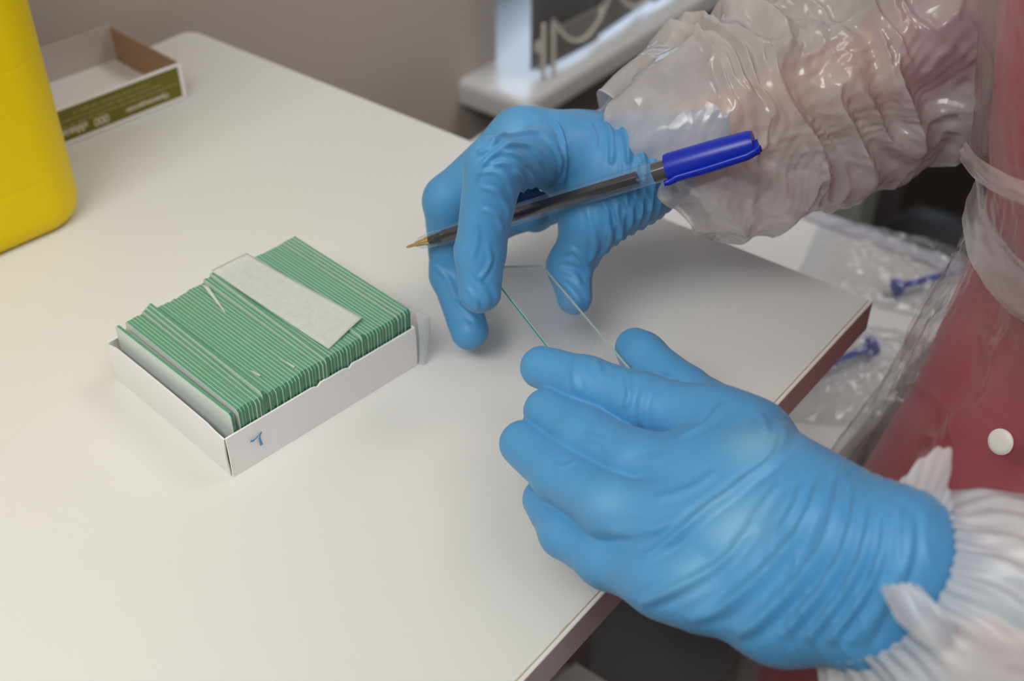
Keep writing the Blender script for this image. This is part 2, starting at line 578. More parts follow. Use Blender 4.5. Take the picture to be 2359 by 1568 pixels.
# ---------------------------------------------------------------- things in the far right background
LOWZ = -150.0
lt0 = at(1800, 484, LOWZ)
lowt = empty('side_table', lt0 - EW * 50 - PP * 100 + ZV * (FLOOR - LOWZ), 'low white side table with lilac rim behind the desk, holding plastic packets', 'table')
bevel(MB().box(lt0 - EW * 240 - PP * 205 - ZV * 18, EW * 385, PP * 205, ZV * 18).build('tabletop', M['whitetable'], lowt), 2)
bevel(MB().box(lt0 - EW * 240 - ZV * 18, EW * 385, PP * 16, ZV * 20).build('rim', M['rim'], lowt), 3)
for a in (-230, 110):
    for b in (-200, -30):
        MB().box(lt0 + EW * a + PP * b + ZV * (FLOOR - LOWZ), EW * 25, PP * 25, ZV * (-18 - FLOOR + LOWZ)).build('leg', M['whitetable'], lowt)

cab0 = at(1955, 470, -330) + PP * 160
cab = empty('cupboard', cab0 + ZV * (FLOOR - cab0[2]) + EW * 250, 'dark brown cupboard in the shade behind the sleeve', 'cupboard')
fz = lambda p, z: np.array([p[0], p[1], z])
MB().box(fz(cab0, FLOOR), EW * 900, PP * 350, ZV * 1000).build('body', M['brown'], cab)
MB().box(fz(cab0, FLOOR + 30) - PP * 14 + EW * 4, EW * 440, PP * 14, ZV * 940).build('door', M['brown'], cab)
MB().box(fz(cab0, FLOOR + 30) - PP * 14 + EW * 450, EW * 440, PP * 14, ZV * 940).build('door', M['brown'], cab)
roff = (cab0 - WALL0) @ EW
pl0 = cab0 - PP * 75
rad = empty('radiator', fz(pl0, FLOOR) - EW * 150, 'pale green painted panel radiator under the window sill', 'radiator')
k = 0
while roff - 14 - 42 * (k + 1) > 20:
    bevel(MB().box(fz(pl0, FLOOR + 90) - EW * (14 + 42 * (k + 1)), EW * 38, PP * 55, ZV * 470).build('column', M['pale'], rad), 8, 3)
    k += 1
for a in (20, 14 + 42 * k - 30):
    MB().box(fz(pl0, FLOOR) - EW * (a + 24) + PP * 15, EW * 24, PP * 24, ZV * 100).build('foot', M['pale'], rad)
bg0 = at(2130, 590, -280)
bm = MB()
n = 24
prof = [(0, 70, 30), (10, 84, 40), (60, 88, 44), (110, 80, 36), (135, 60, 22), (142, 20, 6)]
V, F = [], []
for z, a, b in prof:
    for k in range(n):
        an = 2 * math.pi * k / n
        ca, sa = math.cos(an), math.sin(an)
        V.append(fz(bg0, -330 + z - 60) + EW * (a * math.copysign(abs(ca) ** .6, ca) + 30) + PP * (b * math.copysign(abs(sa) ** .6, sa) + 20))
for i in range(len(prof) - 1):
    for k in range(n):
        F.append((i * n + k, i * n + (k + 1) % n, (i + 1) * n + (k + 1) % n, (i + 1) * n + k))
F.append(tuple(range(n))[::-1]); F.append(tuple((len(prof) - 1) * n + k for k in range(n)))
bag = mesh('handbag', V, F, M['black'], None, True)
tag(bag, 'black bag in the shade behind the low white side table', 'bag')
st = empty('stool', fz(bg0, FLOOR) + EW * 30 + PP * 20, 'dark stool under the black bag behind the side table', 'stool')
bevel(MB().box(fz(bg0, -410) - EW * 90 - PP * 60, EW * 260, PP * 160, ZV * 20).build('seat', M['brown'], st), 4)
for a in (-75, 130):
    for b in (-45, 60):
        MB().box(fz(bg0, FLOOR) + EW * a + PP * b, EW * 24, PP * 24, ZV * 340).build('leg', M['brown'], st)


def packet(cx, cy, w_, h_, ang, seed, label):
    c0 = at(cx, cy, LOWZ + 1)
    u = math.cos(ang) * EW + math.sin(ang) * PP
    v = np.cross(ZV, u)
    n = 56
    gx, gy = np.meshgrid(np.linspace(-1, 1, n), np.linspace(-1, 1, n), indexing='ij')
    xy = c0 + gx[..., None] * w_ / 2 * u + gy[..., None] * h_ / 2 * v
    dome = np.clip((1 - gx ** 4) * (1 - gy ** 4), 0, 1)
    cr = crumple(xy, 18, seed, 6) + 0.5 * crumple(xy, 7, seed + 9, 4)
    top = xy + (1.2 + 12 * dome + 10 * np.abs(cr) * (0.25 + dome))[..., None] * ZV
    V = top.reshape(-1, 3)
    V[:, 2] = np.maximum(V[:, 2], LOWZ + 0.6)
    idx = np.arange(n * n).reshape(n, n)
    F = np.stack([idx[:-1, :-1], idx[1:, :-1], idx[1:, 1:], idx[:-1, 1:]], -1).reshape(-1, 4)
    b = empty('plastic_packet', c0, label, 'packet')
    mesh('film', V, F, M['bag'], b, True)
    V2 = xy.reshape(-1, 3)[[0, n - 1, n * n - 1, n * n - n]].copy()
    V2[:, 2] = LOWZ + 0.3
    mesh('backing', V2, [(0, 1, 2, 3)], M['bag'], b)


packet(2055, 632, 115, 80, 0.25, 3, 'crumpled clear packet on the side table near the rim')
packet(1965, 868, 95, 90, 0.5, 11, 'crumpled clear packet on the side table beside the desk corner')


def plunger(hx, hy, tx, ty, label):
    p, q = at(hx, hy, LOWZ + 8), at(tx, ty, LOWZ + 8)
    dvec = (q - p) / np.linalg.norm(q - p)
    L = 62.0
    t = empty('syringe_plunger', p - ZV * 8, label, 'syringe plunger', 'blue plungers in packets')
    auto_smooth(MB().lathe(p, dvec, [(0, 5.5), (.6, 6.3), (2.6, 6.3), (3.2, 5.5)], 20).build('head', M['blueitem'], t))
    rod = MB()
    sdv = np.cross(dvec, ZV)
    for w1, w2 in ((sdv * 5, ZV * 1.2), (sdv * 1.2, ZV * 5)):
        rod.box(p + dvec * 3 - w1 / 2 - w2 / 2, dvec * L, w1, w2)
    rod.build('rod', M['blueitem'], t)
    auto_smooth(MB().lathe(p + dvec * (L + 3), dvec, [(0, 4.6), (5, 4.6), (7, 2.5)], 16).build('seal', M['blueitem'], t))


plunger(2062, 662, 2150, 640, 'blue plunger in a clear packet, half behind the apron film')
plunger(2012, 797, 1950, 822, 'blue plunger lying beside the desk corner on the side table')

# ---------------------------------------------------------------- yellow sharps container
ya, yb = np.array([-.705, -.709, 0]), np.array([-.709, .705, 0])
yc = np.array([-199.0, 497.0, 0])


def rr(o, a, b, la, lb, r, inset=0.0, n=8):
    out = []
    A, B = la - 2 * r, lb - 2 * r
    rad_ = max(r - inset, 0.5)
    for ci, (x0, y0, t0) in enumerate(((r, r, math.pi), (r + A, r, 1.5 * math.pi), (r + A, r + B, 0), (r, r + B, .5 * math.pi))):
        for k in range(n + 1):
            t = t0 + math.pi / 2 * k / n
            x, y = x0 + rad_ * math.cos(t), y0 + rad_ * math.sin(t)
            out.append(o + a * x + b * y)
    return out


sc = empty('sharps_container', yc + ya * 65 + yb * 50, 'yellow plastic sharps container with rounded corners at the desk edge', 'container')
prof = [(0, 7), (1.0, 4.2), (3, 2.2), (6, 0.8), (10, 0.1), (14, 0)]
prof += [(20, 0), (27.4, 0), (28, 0), (28.6, .15), (29.4, .15), (30, 0), (30.6, 0), (36, 0), (78, 0), (83.4, 0), (84, 0), (84.6, .15), (85.4, .15), (86, 0), (86.6, 0), (92, 0)]
prof += [(180, 0), (190, 0), (196, 2), (200, 7)]
V, F = [], []
for z, ins in prof:
    V += [p + ZV * z for p in rr(yc, ya, yb, 135, 105, 24, ins)]
n = 36
for i in range(len(prof) - 1):
    for k in range(n):
        F.append((i * n + k, (i + 1) * n + k, (i + 1) * n + (k + 1) % n, i * n + (k + 1) % n))
F.append(tuple(range(n))); F.append(tuple((len(prof) - 1) * n + k for k in range(n))[::-1])
auto_smooth(mesh('body', V, F, M['yellow'], sc), 50)
V, F = [], []
prof = [(196, -1.5), (205, -1.5), (209, 3), (209, 20)]
for z, ins in prof:
    V += [p + ZV * z for p in rr(yc, ya, yb, 135, 105, 24, ins)]
for i in range(len(prof) - 1):
    for k in range(n):
        F.append((i * n + k, (i + 1) * n + k, (i + 1) * n + (k + 1) % n, i * n + (k + 1) % n))
F.append(tuple(range(n))); F.append(tuple((len(prof) - 1) * n + k for k in range(n))[::-1])
auto_smooth(mesh('lid', V, F, M['yellow'], sc), 50)

# ---------------------------------------------------------------- card box lid with the olive label
la_, lb_, lh = 96.0, 72.0, 22.0
lo = at(432, 228, 0)
a, b = np.array([-.700, -.714, 0]), np.array([-.728, .686, 0])
lid = empty('box_lid', lo + a * la_ / 2 + b * lb_ / 2, 'open upturned card box lid with olive printed side behind the yellow container', 'box lid')
th = 0.9
MB().box(lo + ZV * 0.1, a * la_, b * lb_, ZV * th).build('bottom', M['card'], lid)
bevel(MB().box(lo + ZV * 0.1, a * la_, b * 1.4, ZV * lh).build('front_wall', M['card'], lid), .3)
bevel(MB().box(lo + b * (lb_ - th) + ZV * 0.1, a * la_, b * th, ZV * lh).build('back_wall', M['rawcard'], lid), .3)
rw = MB().box(lo + b * 1.4 + ZV * 0.1, a * th, b * (lb_ - 1.4 - th - 1.2), ZV * (lh - .3)).build('side_wall', M['browncard'], lid)
MB().box(lo + a * (la_ - th) + b * 1.4 + ZV * 0.1, a * th, b * (lb_ - 1.4 - th), ZV * (lh - .3)).build('side_wall', M['browncard'], lid)
# print on the front wall: x runs along a from the right corner, the writing is upside down
fo = lo - b * 0.03
pr = MB().box(fo + a * 2.6 + ZV * 3.0, a * (la_ - 5), -b * 0.03, ZV * (lh - 4.3))
pr.build('printed_panel', M['olive'], lid)


def text_mesh(s, size):
    cu = bpy.data.curves.new('t', 'FONT')
    cu.body = s
    cu.size = size
    cu.resolution_u = 3
    o = bpy.data.objects.new('t', cu)
    COL.objects.link(o)
    dg = bpy.context.evaluated_depsgraph_get()
    me = bpy.data.meshes.new_from_object(o.evaluated_get(dg))
    V = [np.array(v.co) for v in me.vertices]
    F = [tuple(p.vertices) for p in me.polygons]
    bpy.data.objects.remove(o)
    bpy.data.meshes.remove(me)
    bpy.data.curves.remove(cu)
    return V, F


tx = MB()


def print_text(s, size, x0, ztop, mt, squeeze=1.0, bold=0.0):
    """upside-down line whose baseline is at the top (ztop); x0 = start, counted from the right corner"""
    V, F = text_mesh(s, size)
    VV = [fo - b * 0.09 + a * (x0 + v[0] * squeeze) + ZV * (ztop - v[1]) for v in V]
    # upside down and seen from outside: x grows to the left of the photo, y grows downwards
    for k in range(3 if bold else 1):
        tx.add([v + a * bold * k - b * .004 * k for v in VV], F)


print_text('Производитель:', 4.1, 11.0, 8.2, None, 0.86, .25)
print_text('ООО', 6.4, 48.0, 9.5, None, 0.60, .32)
print_text('«МиниЛаб»', 6.4, 60.5, 9.7, None, 0.76, .22)
o = tx.build('lettering', M['print'], lid)
fn = MB()                                           # lines of print too small to read in the photograph
for z, x0, x1, s in ((17.0, 21, 66, 1), (14.1, 14, 76, 2), (11.2, 4.5, 92, 3)):
    x = x0
    rs = random.Random(s)
    while x < x1:
        w_ = rs.uniform(2.0, 6.0)
        k = 0
        while k < w_:
            g = rs.uniform(.35, .6)
            fn.box(fo - b * 0.06 + a * (x + k) + ZV * (z - .55), a * g, -b * 0.02, ZV * rs.choice((.9, 1.0, 1.3)))
            k += g + .28
        x += w_ + rs.uniform(.8, 1.5)
o = fn.build('fine_print', M['print_dim'], lid)
o['kind'] = 'stuff'

# ---------------------------------------------------------------- slide tray
BN = np.array([-103.4, 320.0, 0])
yaw = math.radians(45.4)
BU = np.array([math.cos(yaw), math.sin(yaw), 0])     # along the row of slides
BV = np.array([-BU[1], BU[0], 0])                    # along each slide
BA, BB, BH = 79.8, 91.3, 19.2
B = lambda u, v, z=0.0: BN + BU * u + BV * v + ZV * z
tray = empty('slide_tray', B(BB / 2, BA / 2), 'white card tray marked with a blue pen stroke, packed with green-edged slides', 'tray')
tk = 0.8
MB().box(B(0.3, 0.3, .1), BU * (BB - .6), BV * (BA - .6), ZV * .8).build('bottom', M['card'], tray)


def wall_strip(pts_u, name, thick, parent, top=None, mt=None):
    """upright card wall following (u, v, tilt) samples"""
    V, F = [], []
    nz = 6
    for (u, v, nu, nv, hgt, bul) in pts_u:
        for side in (0, 1):
            for j in range(nz + 1):
                z = hgt * j / nz
                out_ = bul * math.sin(math.pi * j / nz) + (thick if side == 0 else 0)
                V.append(B(u + nu * out_, v + nv * out_, z + 0.05))
    st_ = 2 * (nz + 1)
    for i in range(len(pts_u) - 1):
        for j in range(nz):
            p = i * st_ + j
            F.append((p, p + st_, p + st_ + 1, p + 1))
            p = i * st_ + nz + 1 + j
            F.append((p, p + 1, p + st_ + 1, p + st_))
        p = i * st_ + nz
        F.append((p, p + st_, p + st_ + nz + 1, p + nz + 1))
        p = i * st_
        F.append((p, p + nz + 1, p + st_ + nz + 1, p + st_))
    for i in (0, len(pts_u) - 1):
        for j in range(nz):
            p = i * st_ + j
            F.append((p, p + 1, p + nz + 2, p + nz + 1))
    return auto_smooth(mesh(name, V, F, mt or M['card'], parent), 50)


K = 14
# end wall facing the lower left of the photograph: bulges, corner folded open at the near end
wall_strip([(0.4 + 0.35 * math.sin(math.pi * i / K), 1.0 + (BA - 1.0) * i / K, -1, 0, BH - 1.0 + (1.0 if i > 1 else .2 * i) - (1.6 if i == K else 0), 0.5) for i in range(K + 1)], 'end_wall', .7, tray)
# long wall facing the camera, with two small tears in the top edge
hs = []
for i in range(60):
    t = i / 59
    h_ = BH + 0.2
    for tc_ in (0.455, 0.625):
        h_ += -1.1 * math.exp(-((t - tc_) / 0.012) ** 2) + 0.5 * math.exp(-((t - tc_ - .028) / 0.012) ** 2)
    hs.append((BB * t, 0.4, 0, -1, h_, 0.25))
wall_strip(hs, 'side_wall', .8, tray)
wall_strip([(BB * i / K, BA - .4, 0, 1, BH, .3) for i in range(K + 1)], 'side_wall', .8, tray)
wall_strip([(BB - .4, BA * i / K, 1, 0, BH, .3) for i in range(K + 1)], 'end_wall', .8, tray)
# inner flap at the near corner and a dark strip standing in for the shade in the fold
MB().box(B(1.6, .6, 1), BU * 5, BV * .6, ZV * (BH - 1.5)).build('corner_tab', M['rawcard'], tray)
MB().box(B(0.15, 0.05, 0.4), BU * .35, BV * .75, ZV * (BH - 1.6)).build('slit_shade_strip', M['slit_shade'], tray)
# blue pen mark on the long wall
mk = MB()
mp = lambda px, py: (lambda r_: (EYE + ((BN - BV * 1.25 - EYE) @ BV) / (r_ @ BV) * r_))(ray(px, py))
stroke1 = [(577, 1016), (584, 1015), (590, 1009), (597, 1001), (603, 994)]
stroke2 = [(603, 994), (600, 1000), (598, 1007), (600, 1016), (603, 1025)]
for s_, ws in ((stroke1, (4.2, 3.6, 2.2, 1.8, 1.8)), (stroke2, (1.8, 2.4, 2.8, 4.2, 5.0))):
    pp_ = [mp(*q) for q in s_]
    V, F = [], []
    for i, p in enumerate(pp_):
        t = pp_[min(i + 1, 4)] - pp_[max(i - 1, 0)]; t /= np.linalg.norm(t)
        nn = np.cross(t, BV)
        w_ = ws[i] / 8.0
        V += [p - nn * w_, p + nn * w_]
    for i in range(4):
        F.append((2 * i, 2 * i + 1, 2 * i + 3, 2 * i + 2))
    mk.add(V, F)
mk.build('pen_mark', M['ink'], tray)
# plastic wrap flap at the far right corner
fl = MB()
fp = [at(952, 722, 27), at(985, 733, 24), at(978, 832, 1), at(960, 842, 1)]
n = 8
V, F = [], []
for i in range(n + 1):
    for j in range(n + 1):
        s, t = i / n, j / n
        p = (fp[0] * (1 - s) + fp[1] * s) * (1 - t) + (fp[3] * (1 - s) + fp[2] * s) * t
        V.append(p + BV * (-1.2 * math.sin(math.pi * s)) + BU * (1.2 + 1.0 * math.sin(math.pi * t)))
for i in range(n):
    for j in range(n):
        F.append((i * (n + 1) + j, (i + 1) * (n + 1) + j, (i + 1) * (n + 1) + j + 1, i * (n + 1) + j + 1))
for p4 in ((B(BB + .6, -1, 26), B(BB + 3.5, 1, 25), B(BB + 2.2, BA * .6, 21), B(BB + .6, BA * .6, 21)),):
    k0 = len(V)
    V += list(p4); F.append((k0, k0 + 1, k0 + 2, k0 + 3))
mesh('wrap_flap', V, F, M['clearfilm'], tray, True)

# ---------------------------------------------------------------- slides
SL, SH, ST = 76.0, 26.0, 1.44


def slide_mesh():
    """local: x along the slide, y thickness, z height; clipped corners, chamfered long edges. metres"""
    c, ch_ = 1.1, 0.15
    out = [(-SL / 2 + c, 0), (SL / 2 - c, 0), (SL / 2, c), (SL / 2, SH - c), (SL / 2 - c, SH), (-SL / 2 + c, SH), (-SL / 2, SH - c), (-SL / 2, c)]
    inn = [(x - ch_ * np.sign(x), z + (ch_ if z < SH / 2 else -ch_)) for x, z in out]
    V, F, fm = [], [], []
    for y, ring in ((-ST / 2, inn), (-ST / 2 + ch_, out), (ST / 2 - ch_, out), (ST / 2, inn)):
        V += [(x, y, z) for x, z in ring]
    F.append(tuple(range(8))); fm.append(0)
    F.append(tuple(range(24, 32))[::-1]); fm.append(0)
    for r_ in range(3):
        for k in range(8):
            F.append((r_ * 8 + k, (r_ + 1) * 8 + k, (r_ + 1) * 8 + (k + 1) % 8, r_ * 8 + (k + 1) % 8))
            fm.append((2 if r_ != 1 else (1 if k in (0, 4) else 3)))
    me = bpy.data.meshes.new('microscope_slide')
    me.from_pydata([tuple(q * 0.001 for q in v) for v in V], [], F)
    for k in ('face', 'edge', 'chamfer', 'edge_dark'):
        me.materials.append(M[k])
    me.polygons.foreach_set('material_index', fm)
    me.update()
    return me


SM = slide_mesh()
base_slide = bpy.data.objects.new('microscope_slide', SM)
NS = 55
u0, u1 = 6.0, BB - 1.6
rs = random.Random(11)
special = {0: 'foremost glass slide in the tray, leaning apart from the packed row',
           8: 'glass slide standing proud near the tray front, left corner and right end raised',
           27: 'glass slide standing proud in mid row beside the loose tissue',
           39: 'glass slide with raised right end beyond the loose tissue'}
us = np.concatenate([np.linspace(u0, 82.6, 51), [84.3, 86.2, 87.9, 89.7]])
for i in range(NS):
    o = base_slide if i == 0 else base_slide.copy()
    dz = rs.uniform(-.12, .12)
    rz = rs.gauss(0, .0012)
    rx = 0.0                                        # tilt within its own plane (radians)
    lean = 0.02
    v_mid = 1.0 + SL / 2 + rs.uniform(-.25, .25)
    u = us[i] + rs.uniform(-.05, .05)
    if i == 0: u -= 1.6; lean = 0.0; dz = .1; rz = .014
    if i == 1: u += .1
    if i == 7: dz += 0.2; rx = .03
    if i == 8: dz += 2.2; rx = .012
    if i == 6: rx = .02
    if i in (25, 26): rx = .022; dz += .3
    if i == 27: rx = .035; dz += 1.0
    if i in (9, 28): dz -= .5
    if i == 39: rx = -.014; dz += 0.2
    if 9 < i < 26: dz += -.25 + .5 * math.sin(i * .35)
    if i > 50: lean = 0.03; v_mid += .4; dz += .3
    p = B(u, v_mid, 1.0)
    ax = Matrix((( -BV[0], BU[0], 0), (-BV[1], BU[1], 0), (0, 0, 1)))   # x -> -BV (towards the camera), y -> BU
    R = ax.to_4x4() @ Matrix.Rotation(rz, 4, 'Z') @ Matrix.Rotation(-lean, 4, 'X') @ Matrix.Translation((0, 0, .0)) @ Matrix.Rotation(rx, 4, 'Y')
    lift = abs(math.sin(rx)) * SL / 2
    R.translation = Vector(W(p + ZV * (dz + lift + .35)))
    o.matrix_world = R
    COL.objects.link(o)
    sec = ('green-edged glass slide between the foremost slide and the first proud slide' if i < 8 else
           'green-edged glass slide in the level run left of the loose tissue' if i < 27 else
           'green-edged glass slide lying under the loose tissue, among its neighbours' if i < 39 else
           'green-edged glass slide in the level run right of the loose tissue' if i < 51 else
           'green-edged glass slide at the far end of the row beside the wrap flap')
    tag(o, special.get(i, sec), 'slide', 'microscope slides packed in the tray')

# loose tissue and scraps on the row
def sheet(name, cornersw, n, m_, bump, mt, label, seed):
    c0, c1, c2, c3 = cornersw
    s, t = np.meshgrid(np.linspace(0, 1, n), np.linspace(0, 1, m_), indexing='ij')
    P = (c0 * (1 - s)[..., None] + c1 * s[..., None]) * (1 - t)[..., None] + (c3 * (1 - s)[..., None] + c2 * s[..., None]) * t[..., None]
    P = P + ZV * (bump(s, t) + .12 * vnoise(P, 6, seed))[..., None]
    idx = np.arange(n * m_).reshape(n, m_)
    F = np.stack([idx[:-1, :-1], idx[1:, :-1], idx[1:, 1:], idx[:-1, 1:]], -1).reshape(-1, 4)
    o = mesh(name, P.reshape(-1, 3), F, mt, None, True)
    so = o.modifiers.new('thick', 'SOLIDIFY'); so.thickness = 0.00006
    return tag(o, label, 'paper')


TZ = 28.1
sheet('tissue_sheet', [B(49.8, 78.5, TZ), B(68.2, 79.5, TZ + .5), B(73.0, 9.5, TZ + .9), B(52.4, 5.0, TZ)], 14, 40,
      lambda s, t: 1.2 * np.exp(-t * 9) * (1 - s) + .25 * np.sin(3 * s + 5 * t), M['tissue'], 'loose white tissue interleaf lying across the tops of the slides', 5)
sheet('paper_scrap', [B(41.5, 73.0, TZ + 1.2), B(43.2, 71.5, TZ + .8), B(38.6, 53.0, TZ - .6), B(38.2, 53.4, TZ - .6)], 4, 10,
      lambda s, t: 0 * s, M['tissue'], 'narrow white paper sliver poking up left of the loose tissue', 6)
sheet('paper_scrap', [B(35.3, 15.0, TZ - .4), B(36.0, 9.0, TZ + .9), B(36.8, 5.5, TZ + .2), B(36.2, 5.5, TZ - .5)], 4, 8,
      lambda s, t: 0 * s, M['tissue'], 'small torn paper scrap between slides, right of the other scrap', 7)
sheet('paper_scrap', [B(23.4, 17.0, TZ - .4), B(23.9, 14.0, TZ + .7), B(24.9, 10.6, TZ + .1), B(24.3, 10.8, TZ - .5)], 4, 8,
      lambda s, t: 0 * s, M['tissue'], 'smallest torn paper scrap between slides nearest the tray front', 8)
for k_, lab in ((0, 'white interleaf strip standing right behind the foremost slide'), (8, 'white interleaf strip behind the proud slide near the tray front'),
                (27, 'white interleaf strip behind the proud slide beside the loose tissue')):
    uu = us[k_] + (.45 if k_ else 0.1)
    hh = (25.2, 27.6, 26.8)[(0, 8, 27).index(k_)]
    sheet('interleaf_strip', [B(uu, 75.5, 2), B(uu + .45, 75.5, hh), B(uu + .45, 2.6, hh), B(uu, 2.6, 2)], 6, 16, lambda s, t: 0 * s, M['tissue'], lab, 9 + k_)

# slide held between the two hands
sA, sB, sC, sD = (np.array(q) for q in ([-10.4, 387.0, 47.4], [12.3, 397.7, 40.6], [44.6, 328.9, 40.4], [21.9, 318.2, 47.2]))
xd = (sC - sB) / np.linalg.norm(sC - sB)
zd = (sA - sB); zd -= xd * (zd @ xd); zd /= np.linalg.norm(zd)
yd = np.cross(zd, xd)
ms2 = SM.copy()
M['clear_glass'] = film('clear_glass', (0.8, 0.86, 0.88), 0.03, 0.03, 0.075, 0.3)
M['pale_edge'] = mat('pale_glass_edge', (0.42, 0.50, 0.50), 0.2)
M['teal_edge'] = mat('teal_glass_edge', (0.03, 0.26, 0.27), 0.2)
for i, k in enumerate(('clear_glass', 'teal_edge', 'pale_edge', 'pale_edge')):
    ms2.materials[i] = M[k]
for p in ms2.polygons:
    if p.material_index == 1 and p.center.z < 0.001: p.material_index = 3  # right long edge coloured paler to stand for its reflections
hs_ = bpy.data.objects.new('microscope_slide', ms2)
R = Matrix.Identity(4)
cen = (sB + sC) / 2
for i in range(3):
    R[i][0], R[i][1], R[i][2] = xd[i], yd[i], zd[i]
R.translation = Vector(W(cen))
hs_.matrix_world = R @ Matrix.Diagonal((1, .72, 1, 1))
COL.objects.link(hs_)
tag(hs_, 'clear glass slide held level between the two blue gloved hands', 'slide')
# ---------------------------------------------------------------- organic shapes from distance fields
def capsule(P, a, b, ra, rb):
    a, b = np.asarray(a, np.float32), np.asarray(b, np.float32)
    ba = b - a
    pa = P - a
    t = np.clip((pa @ ba) / (ba @ ba + 1e-9), 0, 1)
    dv = pa - t[..., None] * ba
    return np.sqrt((dv * dv).sum(-1)) - (ra + (rb - ra) * t)


def ellipsoid(P, c, axes, r):
    q = (P - np.asarray(c, np.float32)) @ np.asarray(axes, np.float32).T / np.asarray(r, np.float32)
    k0 = np.sqrt((q * q).sum(-1))
    q2 = q / np.asarray(r, np.float32)
    k1 = np.sqrt((q2 * q2).sum(-1)) + 1e-9
    return k0 * (k0 - 1) / k1


def smin(a, b, k):
    h = np.clip(k - np.abs(a - b), 0, None) / k
    return np.minimum(a, b) - h * h * k * 0.25


def surface_net(f, lo, hi, step):
    lo = np.asarray(lo, float)
    n = np.ceil((np.asarray(hi) - lo) / step).astype(int) + 1
    ax = [lo[i] + step * np.arange(n[i]) for i in range(3)]
    D = np.empty(n, np.float32)
    for i0 in range(0, n[0], 24):
        g = np.stack(np.meshgrid(ax[0][i0:i0 + 24], ax[1], ax[2], indexing='ij'), -1).astype(np.float32)
        D[i0:i0 + 24] = f(g)
    S = D < 0
    c = np.zeros(tuple(n - 1), int)
    for dx in (0, 1):
        for dy in (0, 1):
            for dz in (0, 1):
                c += S[dx:n[0] - 1 + dx, dy:n[1] - 1 + dy, dz:n[2] - 1 + dz]
    act = (c > 0) & (c < 8)
    ids = -np.ones(act.shape, int)
    cells = np.argwhere(act)
    ids[act] = np.arange(len(cells))
    acc = np.zeros((len(cells), 3)); cnt = np.zeros(len(cells))
    offs = [(x, y, z) for x in (0, 1) for y in (0, 1) for z in (0, 1)]
    for o1 in offs:
        for axis in range(3):
            if o1[axis]: continue
            o2 = list(o1); o2[axis] = 1
            p, q = cells + o1, cells + o2
            d1, d2 = D[tuple(p.T)], D[tuple(q.T)]
            m_ = (d1 < 0) != (d2 < 0)
            t = d1 / np.where(d1 == d2, 1, d1 - d2)
            pt = p.astype(float); pt[:, axis] += t
            acc[m_] += pt[m_]; cnt[m_] += 1
    V = lo + step * acc / cnt[:, None]
    quads = []
    for axis in range(3):
        u, v = (axis + 1) % 3, (axis + 2) % 3
        sl1 = [slice(None)] * 3; sl2 = [slice(None)] * 3
        sl1[axis] = slice(0, -1); sl2[axis] = slice(1, None)
        m_ = S[tuple(sl1)] != S[tuple(sl2)]
        e = np.argwhere(m_)
        e = e[(e[:, u] > 0) & (e[:, v] > 0) & (e[:, u] < n[u] - 1) & (e[:, v] < n[v] - 1)]
        inside = S[tuple(e.T)]
        k = []
        for du, dv in ((-1, -1), (0, -1), (0, 0), (-1, 0)):
            cc = e.copy(); cc[:, u] += du; cc[:, v] += dv
            k.append(ids[tuple(cc.T)])
        qd = np.stack(k, -1)
        qd[~inside] = qd[~inside][:, ::-1]
        quads.append(qd)
    return V, np.concatenate(quads)


def split_quads(V, F):
    nv = len(V)
    E = np.sort(np.stack([F, np.roll(F, -1, 1)], -1).reshape(-1, 2), 1)
    ue, inv = np.unique(E[:, 0] * nv + E[:, 1], return_inverse=True)
    a, b_ = ue // nv, ue % nv
    mid = (V[a] + V[b_]) / 2
    cen = V[F].mean(1)
    ei = inv.reshape(-1, 4) + nv
    ci = np.arange(len(F)) + nv + len(ue)
    NF = [np.stack([F[:, k], ei[:, k], ci, ei[:, k - 1]], -1) for k in range(4)]
    return np.concatenate([V, mid, cen]), np.concatenate(NF)


def grad(f, V, e=0.25):
    V = V.astype(np.float32)
    return np.stack([f(V + np.eye(3, dtype=np.float32)[i] * e) - f(V - np.eye(3, dtype=np.float32)[i] * e) for i in range(3)], -1) / (2 * e)


def project(f, V, it=2):
    for _ in range(it):
        d_ = f(V.astype(np.float32)); g = grad(f, V)
        V = V - np.clip(d_ / np.clip((g * g).sum(-1), .2, None), -1, 1)[:, None] * g
    return V


def sdf_mesh(f, lo, hi, step, splits=1):
    V, F = surface_net(f, lo, hi, step)
    V = project(f, V, 1)
    for _ in range(splits):
        V, F = split_quads(V, F)
    V = project(f, V, 2)
    g = grad(f, V, .3)
    N = g / (np.linalg.norm(g, axis=1, keepdims=True) + 1e-9)
    return V, F, N


def cast(f, x, y, t0=150, t1=700):
    """first hit of the photograph's ray x, y on a distance field"""
    r_ = ray(x, y)
    t = t0
    for _ in range(90):
        d_ = float(f((EYE + r_ * t)[None].astype(np.float32))[0])
        if d_ < .05: return EYE + r_ * t
        t += d_ * .9
        if t > t1: return None
    return EYE + r_ * t


def polyline_dist(V, pts):
    best = np.full(len(V), 1e9)
    par = np.zeros(len(V))
    n = len(pts) - 1
    for i in range(n):
        a, b_ = pts[i], pts[i + 1]
        ba = b_ - a
        t = np.clip(((V - a) @ ba) / (ba @ ba + 1e-9), 0, 1)
        dd = np.linalg.norm(V - a - t[:, None] * ba, axis=1)
        m_ = dd < best
        best[m_] = dd[m_]
        par[m_] = (i + t[m_]) / n
    return best, par


